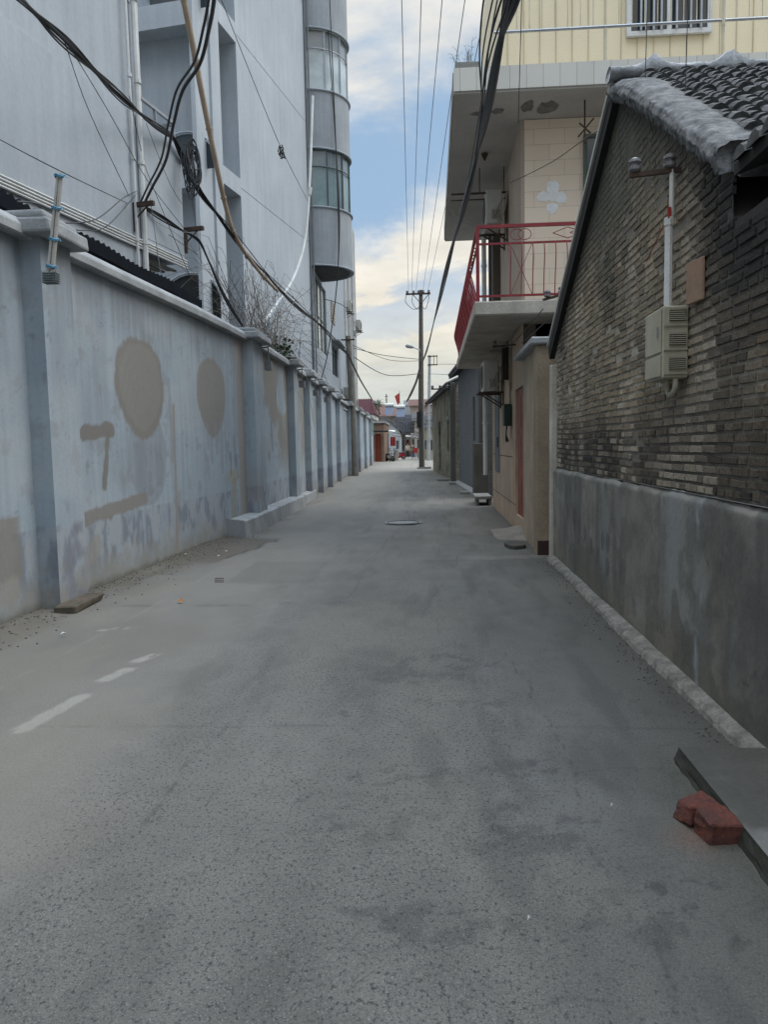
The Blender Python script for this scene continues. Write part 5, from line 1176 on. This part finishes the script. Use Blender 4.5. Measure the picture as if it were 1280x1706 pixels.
for k in range(9):
    p=Vector((c0.x+rs.uniform(-.1,.12),11.8,7.02));q=p+Vector((rs.uniform(-.12,.1),0,rs.uniform(.2,.5)));g.tube([p,p.lerp(q,.5)+Vector((.02,0,0)),q],.003,4)
    for j in range(7):
        e=p.lerp(q,rs.uniform(.4,1));g.tube([e,e+Vector((rs.uniform(-.07,.07),0,rs.uniform(.0,.08)))],.0025,3)
props(g.build('dry_weed',mat('weed_grey',(.2,.18,.15))),'wispy dry weed growing on the corner of the upper terrace','weed')
# manhole, litter, leaf
c0=G(672,872);mh=thing('manhole_cover','round pale worn manhole cover in the middle of the lane','manhole cover',(c0.x,c0.y,.012))
g=MB();n=28
for r0,r1,zt_ in ((0,.30,.020),(.325,.37,.022)):
    vs=[(c0.x+r*math.cos(2*math.pi*i/n),c0.y+r*math.sin(2*math.pi*i/n),zt_) for r in (max(r0,.001),r1) for i in range(n)];g.add(vs,[(i,(i+1)%n,n+(i+1)%n,n+i) for i in range(n)])
g.build('plate',mat('cover_iron',(.34,.34,.33),(.22,.22,.21),scale=14,bump=.5),mh)
g=MB();g.tube([(c0.x+.31*math.cos(t),c0.y+.31*math.sin(t),.018) for t in np.linspace(0,2*math.pi,29)],.010,4,cap=False);g.build('ring_gap',DARK,mh)
g=MB();p=G(300,1005);g.add([p+Vector((-.03,0,.02)),p+Vector((0,.03,.045)),p+Vector((.04,.01,.03)),p+Vector((.01,-.03,.02))],[(0,1,2,3)]);props(g.build('fallen_leaf',flat('orange_leaf',(.42,.16,.04))),'small orange fallen leaf on the left side of the road','leaf')
rs=random.Random(77)
for k,(px,py,lab) in enumerate(((378,928,'scrap of white paper below the far part of the patched wall'),(365,936,'small white scrap nearest the drain slots'),(310,933,'white scrap below the vertical beige stripe on the wall'),(105,1062,'white scrap close to the near wall pillar'),(1020,1355,'tiny white scrap left of the red bricks'),(882,1547,'tiny white scrap in the near middle of the road'))):
    p=G(px,py);s=.022 if py<1100 else .005;g=MB();z0=.03+ (.05 if 900<py<945 else 0);g.add([p+Vector((-s,-s*.6,z0)),p+Vector((s*.8,-s*.4,z0+.012)),p+Vector((s,s*.7,z0)),p+Vector((-s*.5,s,z0+.015))],[(0,1,2,3)])
    props(g.build('paper_scrap',flat('white_paper',(.55,.55,.53))),lab,'litter',group='white litter scraps')
g=MB()
for k in range(3):
    p=G(366,964+k*3);g.box((p.x-.06,p.y-.005,.0),(p.x+.05,p.y+.003,.008))
props(g.build('drain_grate',RUST),'dark slotted drain grate beside the left wall','drain grate')
# gravel along left wall base
g=MB();rs=random.Random(41)
for k in range(800):
    y=rs.uniform(5,14) ;x=wx(y)+abs(rs.gauss(0,.22))+.02;s=rs.uniform(.002,.007);z=.012+float(rz(np.array(x),np.array(y)));g.box((x-s,y-s,z-.012),(x+s,y+s*rs.uniform(.6,1.5),z-.012+s*1.4),jit=s*.4)
for k in range(500):
    y=rs.uniform(3.7,10);x=1.5-abs(rs.gauss(0,.09));s=rs.uniform(.0015,.006);z=.012+float(rz(np.array(x),np.array(y)));g.box((x-s,y-s,z-.012),(x+s,y+s*rs.uniform(.6,1.5),z-.012+s*1.4),jit=s*.4)
props(g.build('gravel',mat('gravel_grit',(.17,.16,.14),(.08,.075,.07),scale=30)),'grit and small stones gathered along the feet of both walls','gravel',kind='stuff')

# ------------------------------------------------------------ far end of the lane
def house(name,label,cat,x0,x1,y,h,dp,wm_,roof='flat',rm=None,wins=(),doors=(),rise=1.2,group=None):
    t=thing(name,label,cat,((x0+x1)/2,y,0),group);pl=Pl((x0,y),(x1,y));pl.n=Vector((0,-1,0))
    g=MB();bk=MB();wallholes(g,pl,0,x1-x0,0,h,list(wins)+list(doors),depth=.2,back=None)
    g.add([(x0,y,0),(x0,y+dp,0),(x0,y+dp,h),(x0,y,h)],[(0,1,2,3)]);g.add([(x1,y,0),(x1,y+dp,0),(x1,y+dp,h),(x1,y,h)],[(3,2,1,0)]);g.add([(x0,y,h-.002),(x1,y,h-.002),(x1,y+dp,h-.002),(x0,y+dp,h-.002)],[(0,1,2,3)])
    g.build('wall',wm_,t)
    for w_ in wins: window(pl,*w_,-.15,t,ALU,GLASSD,nv=2)
    for d_ in doors:
        g=MB();pbox(g,pl,*d_,-.2,-.15);g.build('door',MATS['red_brown_door'],t)
    if roof=='gable':   # ridge along x
        g=MB();g.add([(x0-.3,y-.4,h-.1),(x1+.3,y-.4,h-.1),(x1+.3,y+dp/2,h+rise),(x0-.3,y+dp/2,h+rise),(x1+.3,y+dp+.3,h-.1),(x0-.3,y+dp+.3,h-.1)],[(0,1,2,3),(3,2,4,5)])
        for x in np.arange(x0-.3,x1+.3,.35): g.tube([(x,y-.42,h-.06),(x,y+dp/2,h+rise+.03)],.07,4)
        g.add([(x0,y,h),(x0,y+dp,h),(x0,y+dp/2,h+rise-.1)],[(0,1,2)]);g.add([(x1,y,h),(x1,y+dp,h),(x1,y+dp/2,h+rise-.1)],[(0,1,2)])
        g.build('roof',rm or TILE,t)
    elif roof=='front':  # ridge along y
        xm=(x0+x1)/2;g=MB();g.add([(x0-.3,y-.3,h-.1),(xm,y-.3,h+rise),(x1+.3,y-.3,h-.1),(x0-.3,y+dp,h-.1),(xm,y+dp,h+rise),(x1+.3,y+dp,h-.1)],[(0,1,4,3),(1,2,5,4)]);g.build('roof',rm or TILE,t)
        g=MB();g.add([(x0,y,h),(x1,y,h),(xm,y,h+rise-.05)],[(0,1,2)]);g.build('gable',wm_,t)
    else:
        g=MB();g.box((x0-.15,y-.2,h),(x1+.15,y+dp,h+.18));g.build('roof_slab',rm or COPE,t)
    return t
GW=mat('pale_blue_wall',(.40,.43,.45),(.33,.35,.37),scale=1,streak=True);CW=mat('cream_far_wall',(.42,.38,.31),(.33,.3,.25),scale=1,streak=True);BRW=mat('brown_far_wall',(.24,.16,.12),(.16,.11,.08),scale=1)
RT=mat('maroon_roof_tile',(.075,.02,.027),(.055,.017,.022),scale=3);RT2=mat('red_far_roof',(.17,.09,.075),(.11,.07,.06),scale=2);BSH=mat('dark_blue_sheet',(.04,.045,.055),(.028,.03,.038),scale=2)
def X(px,Y): return float(D(px,740,Y).x)
def Zz(py,Y,px=670): return float(D(px,py,Y).z)
# maroon roof gatehouse
Y=62;gh=thing('gatehouse','white gatehouse with maroon tiled roof at the end of the left wall','gatehouse',(X(612,Y),Y,0))
g=MB();g.box((X(596,Y)-1.5,Y,0),(X(611,Y),Y+6,Zz(690,Y)-.3));g.build('wall',CW,gh)
g=MB();x0,x1=X(596,Y)-2,X(627,Y);z0,z1=Zz(690,Y),Zz(661,Y);g.add([(x0,Y-1,z0),(x1,Y-1,z0),(x1-.5,Y+2,z1),(x0,Y+2,z1),(x1,Y+5,z0),(x0,Y+5,z0)],[(0,1,2,3),(3,2,4,5),(1,4,2)])
for x in np.arange(x0,x1,.22): g.tube([(x,Y-1.03,z0+.03),(min(x,x1-.5),Y+2,z1+.02)],.05,4)
g.build('roof',RT,gh)
g=MB();g.box((x0,Y-.95,z0-.35),(x1-.1,Y+4.8,z0-.02));g.build('eave_band',mat('eave_white',(.55,.55,.52)),gh)
g=MB();g.box((X(611,60),60.2,0),(X(618,60),61.8,3.4));g.build('gate_pier',GW,gh)
g=MB();g.box((X(613,58),58,2.3),(X(623,58),58.1,3.45));props(g.build('hanging_sign',mat('green_white_sign',(.12,.28,.24),(.5,.55,.55),scale=3)),'small green and white sign hung beneath the maroon-roofed gatehouse','sign')
Y=70;gt=house('brown_gateway','brown brick gateway building just past the gatehouse','building',X(620,Y),X(640,Y),Y,3.6,8,BRW,'flat',wins=(),doors=((.3,.85,0,2.6),))
g=MB();g.box((X(617,Y),Y-1.2,2.75),(X(648,Y),Y-.25,2.88));g.build('canopy',DARK,gt)
Y=93;house('pale_house','pale blue-grey house with sloping dark roof closing the lane','house',X(637,Y),X(668,Y),Y,3.0,9,GW,'front',BSH,wins=((1.7,2.1,1.0,2.1),),doors=(),rise=1.5)
house('cream_cottage','cream cottage behind the walking people','house',X(691,96),X(706,96),96,4.6,8,CW,'gable',TILE,wins=((.3,.8,1,2.2),),doors=())
house('yellow_house','narrow yellowish house right of the utility pole at the lane end','house',X(706,80),X(714,80),80,3.3,8,mat('yellow_far',(.5,.47,.3),(.4,.37,.25)),'flat',wins=((.12,.4,1,2),))
house('grey_cottage','grey cottage with blue sheet roof right of the utility pole','house',X(712,74),X(728,74)+2,74,3.2,9,CW,'gable',BSH,wins=((.3,.8,.9,2.),),rise=1.3)
house('red_roof_house','house with long red roof behind the cable tangle','house',X(628,105),X(662,105),105,5.6,9,CW,'gable',RT2,wins=((1,2,3.2,4.4),),rise=1.3)
house('dark_roof_house','house with dark slate roof in the middle of the lane end','house',X(662,99),X(698,99),99,3.3,9,mat('ochre_far_wall',(.36,.34,.30)),'gable',BSH,wins=((.5,.9,.9,2.2),(2.0,2.4,.9,2.2)),doors=((1.2,1.6,0,2.2),),rise=2.3)
house('pink_house','pinkish house above the far roofs behind the utility pole','house',X(685,125),X(735,125),125,8.0,9,mat('pink_far_wall',(.38,.3,.26)),'gable',RT2,wins=((.8,1.8,5.2,6.4),(3,4,5.2,6.4)),rise=1.2)
house('low_roof_house','low red-roofed house left of the lane end','house',X(620,120),X(640,120),120,7.0,9,CW,'gable',RT2,wins=((.6,1.4,4.6,5.8),),rise=1.2)
for k,(p0,p1,Y,yt,lab) in enumerate(((640,662,190,678,'left pale apartment block on the skyline'),(664,690,200,676,'middle pale apartment block on the skyline behind the flag'),(690,735,185,674,'right pale apartment block on the skyline behind the utility pole'),(605,637,170,681,'hazy apartment block on the skyline above the maroon roof'))):
    x0,x1=X(p0,Y),X(p1,Y);h=Zz(yt,Y);wn_=[]
    for f_ in range(3,int(h/3)+0):
        for c in np.arange(.8,x1-x0-1.2,2.2): wn_.append((c,c+1.2,f_*3+.6,f_*3+2.0))
    t=house('apartment_block',lab,'building',x0,x1,Y,h,12,mat('hazy_wall_%d'%k,((.42,.42,.42),(.40,.41,.43),(.43,.41,.39),(.37,.39,.41))[k],scale=.2,bump=0),'flat',wins=tuple(wn_[:24]),group='apartment blocks on the skyline')
    g=MB()
    for c in np.arange(1.5,x1-x0-2,3.5): g.box((x0+c,Y+2,h+.18),(x0+c+1.6,Y+4,h+1.2+.3*(k%2)))
    g.build('roof_hut',MATS['hazy_wall_%d'%k],t,split=True)
fl=thing('flag','red flag on a thin pole above the far roofs','flag',(X(668,120),120,7))
pz=Zz(675,120);g=MB();x=X(667.5,120);g.tube([(x,120,4),(x,120,Zz(651,120))],.05,5);g.build('pole',STEEL,fl)
g=MB();g.grid(lambda U,W:np.stack([x-U*.8*(.4+.6*W),120+.12*np.sin(U*9)+0*W,Zz(654,120)-U*.55-(1-W)*1.5],-1),np.linspace(0,1,10),np.linspace(0,1,8));g.build('cloth',flat('red_cloth',(.45,.06,.06)),fl)
g=MB();x=X(645.5,110);g.tube([(x,110,6),(x,110,Zz(656,110))],.08,5)
for z in (0,.5,.9): g.bar((x-.3+z*.2,110,Zz(660,110)-z),(x+.3-z*.2,110,Zz(660,110)-z),.05)
props(g.build('antenna_mast',WIRE),'thin dark antenna mast on the far skyline','antenna')
for k,(px,py,lab) in enumerate(((649,684,'left solar water heater on the far roofs'),(668,687,'right solar water heater on the far roofs'))):
    t=thing('solar_heater',lab,'solar water heater',D(px,py,100),'solar water heaters on the far roofs');c=D(px,py,100)
    g=MB();g.tube([c+Vector((-.6,0,.75)),c+Vector((.6,0,.75))],.24,10);g.build('tank',flat('white_tank',(.65,.66,.66)),t)
    g=MB();g.add([c+Vector((-.55,-.9,-.6)),c+Vector((.55,-.9,-.6)),c+Vector((.55,.05,.7)),c+Vector((-.55,.05,.7))],[(0,1,2,3)]);
    for q in (-.5,.5): g.bar(c+Vector((q,.1,.7)),c+Vector((q,.1,-.9)),.05)
    g.build('collector',flat('dark_collector',(.12,.14,.2),.3),t)
# shrubs/trees on skyline at left
for k,(px,Y,hh_,lab) in enumerate(((628,95,Zz(662,95),'small dark tree top left of the far roofs'),(633,98,Zz(660,98),'second small tree top beside it, slightly taller'))):
    t=thing('far_tree',lab,'tree',(X(px,Y),Y,0),'small trees behind the gatehouse');x=X(px,Y);g=MB();g.tube([(x,Y,0),(x,Y,hh_-.5)],.1,6,rs=[.14,.05]);g.build('trunk',WOOD,t)
    g=MB();leafclump(g,(x,Y,hh_-.9),160,.75,.22,50+k);g.build('crown',LEAF,t)
# awnings
g=MB();c=D(651,719,80);g.prism([c+Vector((-.5,0,.12)),c+Vector((.5,0,0)),c+Vector((.5,-.9,-.12)),c+Vector((-.5,-.9,0))],(0,0,.1))
g.bar(c+Vector((-.45,-.8,0)),c+Vector((-.45,-.8,-2.9+.0)),.05)
props(g.build('awning',flat('white_awning',(.7,.71,.66))),'white awning over the pavement at the lane end','awning')
g=MB();c=D(700,728,78);g.prism([c+Vector((-.9,0,.35)),c+Vector((.5,0,0)),c+Vector((.5,-1,-.1)),c+Vector((-.9,-1,.25))],(0,0,.08))
for q in (-.85,.45): g.bar(c+Vector((q,-.9,.1)),(c.x+q,c.y-.9,0),.06)
props(g.build('awning',mat('grey_sheet_awning',(.35,.34,.32))),'sloping grey sheet awning behind the utility pole','awning')
g=MB();c=D(646,722,76);g.box((c.x-.15,76,0),(c.x+.1,76.2,c.z));props(g.build('gate_post',CONC),'slim post under the white awning','post')
rs=random.Random(88)
for k,(px,Yq,wd,dp_,zc_,colr,lab) in enumerate(((655,75,.5,.4,2.35,(.35,.04,.04),'small faded red cloth hung under the white awning'),(662,91,.9,.7,2.55,(.10,.10,.10),'dark narrow awning over the pale house wall'),(686,94,1.4,.8,2.45,(.30,.29,.27),'grey sheet awning behind the walking people'),(694,84,.9,.6,2.2,(.16,.15,.14),'dark low awning near the red tricycle'))):
    x=X(px,Yq);g=MB()
    if k==0: g.grid(lambda U,W:np.stack([x-wd/2+U*wd,Yq+.05*np.sin(U*12),zc_-W*.9],-1),np.linspace(0,1,9),np.linspace(0,1,5))
    else: g.prism([(x-wd/2,Yq,zc_+.25),(x+wd/2,Yq,zc_+.2),(x+wd/2,Yq-dp_,zc_),(x-wd/2,Yq-dp_,zc_+.05)],(0,0,.06))
    props(g.build('hanging_cloth' if k==0 else 'awning',flat('awning_tone_%d'%k if False else ('red_faded','dark_awning','grey_awning','brown_awning')[k],colr)),lab,'cloth' if k==0 else 'awning')
for k,(px,Yq,h_,w2,colr,lab) in enumerate(((659,74,.9,.5,(.38,.36,.30),'pale box standing behind the black scooter'),(671,85,.7,.4,(.25,.23,.2),'low crate against the pale house'),(690,92,.8,.5,(.15,.2,.28),'blue-grey bin near the walking people'),(700,86,1.0,.5,(.4,.38,.34),'white bin beside the red tricycle'))):
    x=X(px,Yq);g=MB();g.box((x-w2/2,Yq,0),(x+w2/2,Yq+.4,h_));g.box((x-w2/2-.03,Yq-.03,h_),(x+w2/2+.03,Yq+.43,h_+.06))
    props(g.build(('storage_box','crate','bin','bin')[k],flat(('box_tone','crate_tone','bin_blue','bin_white')[k],colr),bevel=.01),lab,('box','crate','bin','bin')[k])
for k,(px,Yq,zt_) in enumerate(((707,66,3.4),(688,90,4.0))):
    x=X(px,Yq);g=MB();g.tube([(x,Yq,0),(x,Yq,zt_)],.05,6);g.bar((x-.4,Yq,zt_-.1),(x+.4,Yq,zt_-.1),.05)
    props(g.build('thin_post',WIRE),['thin dark post just right of the utility pole','thin dark post behind the walking people'][k],'post')
# cable tangle far
rs=random.Random(55)
for k in range(16):
    a=D(635+rs.uniform(-3,6),700+rs.uniform(-12,10),70+rs.uniform(0,8));b=D(703,700+rs.uniform(-6,34),58+rs.uniform(-5,5));m_=a.lerp(b,.5)-Vector((0,0,rs.uniform(-.2,.6)))
    cable('thin wire strung across the far end of the lane between gateway and utility pole',[a,m_,b],.018,group='wires strung across the far end of the lane')

# scooters
def scooter(label,pos,bodym,rz_=0):
    t=thing('motor_scooter',label,'scooter',(0,0,0),'scooters parked at the lane end')
    for y in (-.62,.62):
        g=MB();g.tube([(.05*math.sin(0),y+.24*math.cos(a),.26+.24*math.sin(a)) for a in np.linspace(0,2*math.pi,17)],.055,8,cap=False);wl_=g.build('wheel',flat('tyre',(.015,.015,.015)),t)
        g=MB();g.tube([(-.03,y,.26),(.03,y,.26)],.14,12);g.build('rim',STEEL,wl_)
    g=MB();g.tube(smoothpath([(0,-.5,.62),(0,-.42,.45),(0,-.1,.26),(0,.2,.32),(0,.45,.55),(0,.75,.6)],5),.13,8,rs=None);g.box((-.17,.1,.35),(.17,.75,.62));g.build('body',bodym,t,bevel=.04,seg=2)
    g=MB();g.box((-.15,.05,.63),(.15,.72,.74));g.build('seat',flat('seat_black',(.02,.02,.02)),t,bevel=.03,seg=2)
    g=MB();g.tube([(0,-.60,.3),(0,-.45,.95)],.035,6);g.tube([(-.32,-.36,1.0),(0,-.46,.98),(.32,-.36,1.0)],.022,6);g.build('handlebar',BLACKPVC,t)
    g=MB();g.prism([(-.17,-.52,.45),(.17,-.52,.45),(.20,-.47,.9),(-.20,-.47,.9)],(0,.05,0));g.build('leg_shield',bodym,t,bevel=.02)
    g=MB();g.tube([(0,-.56,.88),(0,-.5,.88)],.08,10);g.build('headlight',flat('lamp_glass',(.5,.5,.5),.2),t)
    for s in (-1,1):
        g=MB();g.tube([(s*.22,-.42,1.0),(s*.27,-.42,1.16)],.01,4);g.box((s*.27-.05,-.44,1.14),(s*.27+.05,-.42,1.21));g.build('mirror',BLACKPVC,t)
    t.location=pos;t.rotation_euler=(0,0,rz_);return t
s1=scooter('black and silver scooter parked beside the brown gateway at the lane end',D(653,0,72).xy.to_3d() if False else Vector((X(652.5,72),72,0)),flat('black_plastic',(.03,.03,.035),.3),.35)
s2=dup(s1,(X(664.5,80),80,0),'red scooter parked against the pale house at the lane end',mats={'body':flat('red_plastic',(.35,.03,.05),.3),'leg_shield':MATS['red_plastic']});s2.rotation_euler=(0,0,-.9)
s3=dup(s1,(X(648.5,71),71.5,0),'silver-white scooter half hidden beside the black scooter',mats={'body':flat('silver_plastic',(.4,.41,.4),.3),'leg_shield':MATS['silver_plastic']});s3.rotation_euler=(0,0,.5)
# red tricycle cart
tc_=thing('cargo_tricycle','red cargo tricycle standing behind the walking people','tricycle',(X(696,88),88,0))
x=X(696,88);g=MB();g.box((x-.5,88,.55),(x+.45,89.2,.62));g.box((x-.5,88,.62),(x+.45,88.05,1.15));g.box((x-.5,89.15,.62),(x+.45,89.2,1.0));g.box((x-.5,88.05,.62),(x-.45,89.15,1.0));g.box((x+.4,88.05,.62),(x+.45,89.15,1.0));g.build('cargo_box',flat('red_steel',(.42,.04,.035),.5),tc_)
for px_ in (x-.5,x+.5):
    g=MB();g.tube([(px_,88.6+.3*math.cos(a),.32+.3*math.sin(a)) for a in np.linspace(0,2*math.pi,17)],.03,6,cap=False);g.build('wheel',MATS['tyre'],tc_)
g=MB();g.tube([(x,87.2+.3*math.cos(a),.32+.3*math.sin(a)) for a in np.linspace(0,2*math.pi,17)],.03,6,cap=False);g.build('wheel',MATS['tyre'],tc_)
g=MB();g.tube([(x,87.2,.32),(x,87.4,1.0)],.03,6);g.bar((x-.3,87.45,1.05),(x+.3,87.45,1.05),.03);g.bar((x,87.4,.6),(x,88,.6),.05);g.build('handlebar',REDP,tc_)

# people
SKIN=flat('skin',(.42,.26,.19))
def person(label,x,y,top,bot,hair=(.02,.018,.016),back=True,stride=.12,h=1.68):
    t=thing('person',label,'person',(x,y,0),'people walking at the lane end')
    def skinmesh(name,vs,es,rs_,m,sub=2):
        me=bpy.data.meshes.new(name);me.from_pydata(vs,es,[]);o=bpy.data.objects.new(name,me);COL.objects.link(o);o.parent=t
        o.modifiers.new('skin','SKIN');sv=me.skin_vertices[0].data
        for i,r in enumerate(rs_): sv[i].radius=r if isinstance(r,tuple) else (r,r)
        sv[0].use_root=True
        ss=o.modifiers.new('sub','SUBSURF');ss.levels=sub;ss.render_levels=sub;me.materials.append(m);return o
    s=h/1.68;st=stride
    V=[(0,0,.92),(0,0,1.12),(0,0,1.36),(0,0,1.46),(0,-.01,1.53),(0,-.015,1.62)]
    E_=[(0,1),(1,2),(2,3),(3,4),(4,5)];R_=[(.13,.10),(.12,.09),(.15,.10),(.05,.05),(.075,.085),(.07,.08)]
    for sd_ in (-1,1):
        i=len(V);V+=[(sd_*.18,0,1.37),(sd_*.23,.03*sd_,1.10),(sd_*.24,-.06+.03*sd_,.86),(sd_*.24,-.08+.03*sd_,.77)];E_+=[(2,i),(i,i+1),(i+1,i+2),(i+2,i+3)];R_+=[.055,.042,.032,.03]
        j=len(V);f=sd_*st;V+=[(sd_*.09,0,.86),(sd_*.10,-f*.6-.02,.48),(sd_*.10,-f,.09),(sd_*.11,-f-.12,.03)];E_+=[(0,j),(j,j+1),(j+1,j+2),(j+2,j+3)];R_+=[.085,.06,.04,.035]
    V=[(a*s,b*s,c*s) for a,b,c in V];skinmesh('body',V,E_,R_,SKIN)
    # shirt, trousers, hair as clothing shells
    V2=[(0,0,.90),(0,0,1.12),(0,0,1.36),(0,0,1.44)];E2=[(0,1),(1,2),(2,3)];R2=[(.155,.125),(.145,.115),(.17,.12),(.09,.07)]
    for sd_ in (-1,1): i=len(V2);V2+=[(sd_*.19,0,1.37),(sd_*.235,.03*sd_,1.10),(sd_*.245,-.05+.03*sd_,.90)];E2+=[(2,i),(i,i+1),(i+1,i+2)];R2+=[.07,.058,.046]
    skinmesh('shirt',[(a*s,b*s,c*s) for a,b,c in V2],E2,R2,top)
    V3=[(0,0,.93),(0,0,.84)];E3=[(0,1)];R3=[(.15,.12),(.14,.115)]
    for sd_ in (-1,1): f=sd_*st;i=len(V3);V3+=[(sd_*.09,0,.74),(sd_*.10,-f*.6-.02,.48),(sd_*.10,-f,.12)];E3+=[(1,i),(i,i+1),(i+1,i+2)];R3+=[.10,.078,.06]
    skinmesh('trousers',[(a*s,b*s,c*s) for a,b,c in V3],E3,R3,bot)
    skinmesh('hair',[(0,.03*s,1.58*s),(0,.01*s,1.66*s)],[(0,1)],[(.085,.08),(.08,.085)],flat('black_hair',hair));return t
person('person in a cream shirt and black trousers walking away down the lane',X(680.5,88),86,flat('cream_shirt',(.52,.48,.38)),flat('black_trousers',(.02,.02,.022)))
person('person in dark clothes standing beside the red tricycle',X(687.5,90),90,flat('dark_jacket',(.08,.08,.09)),MATS['black_trousers'],stride=.03)
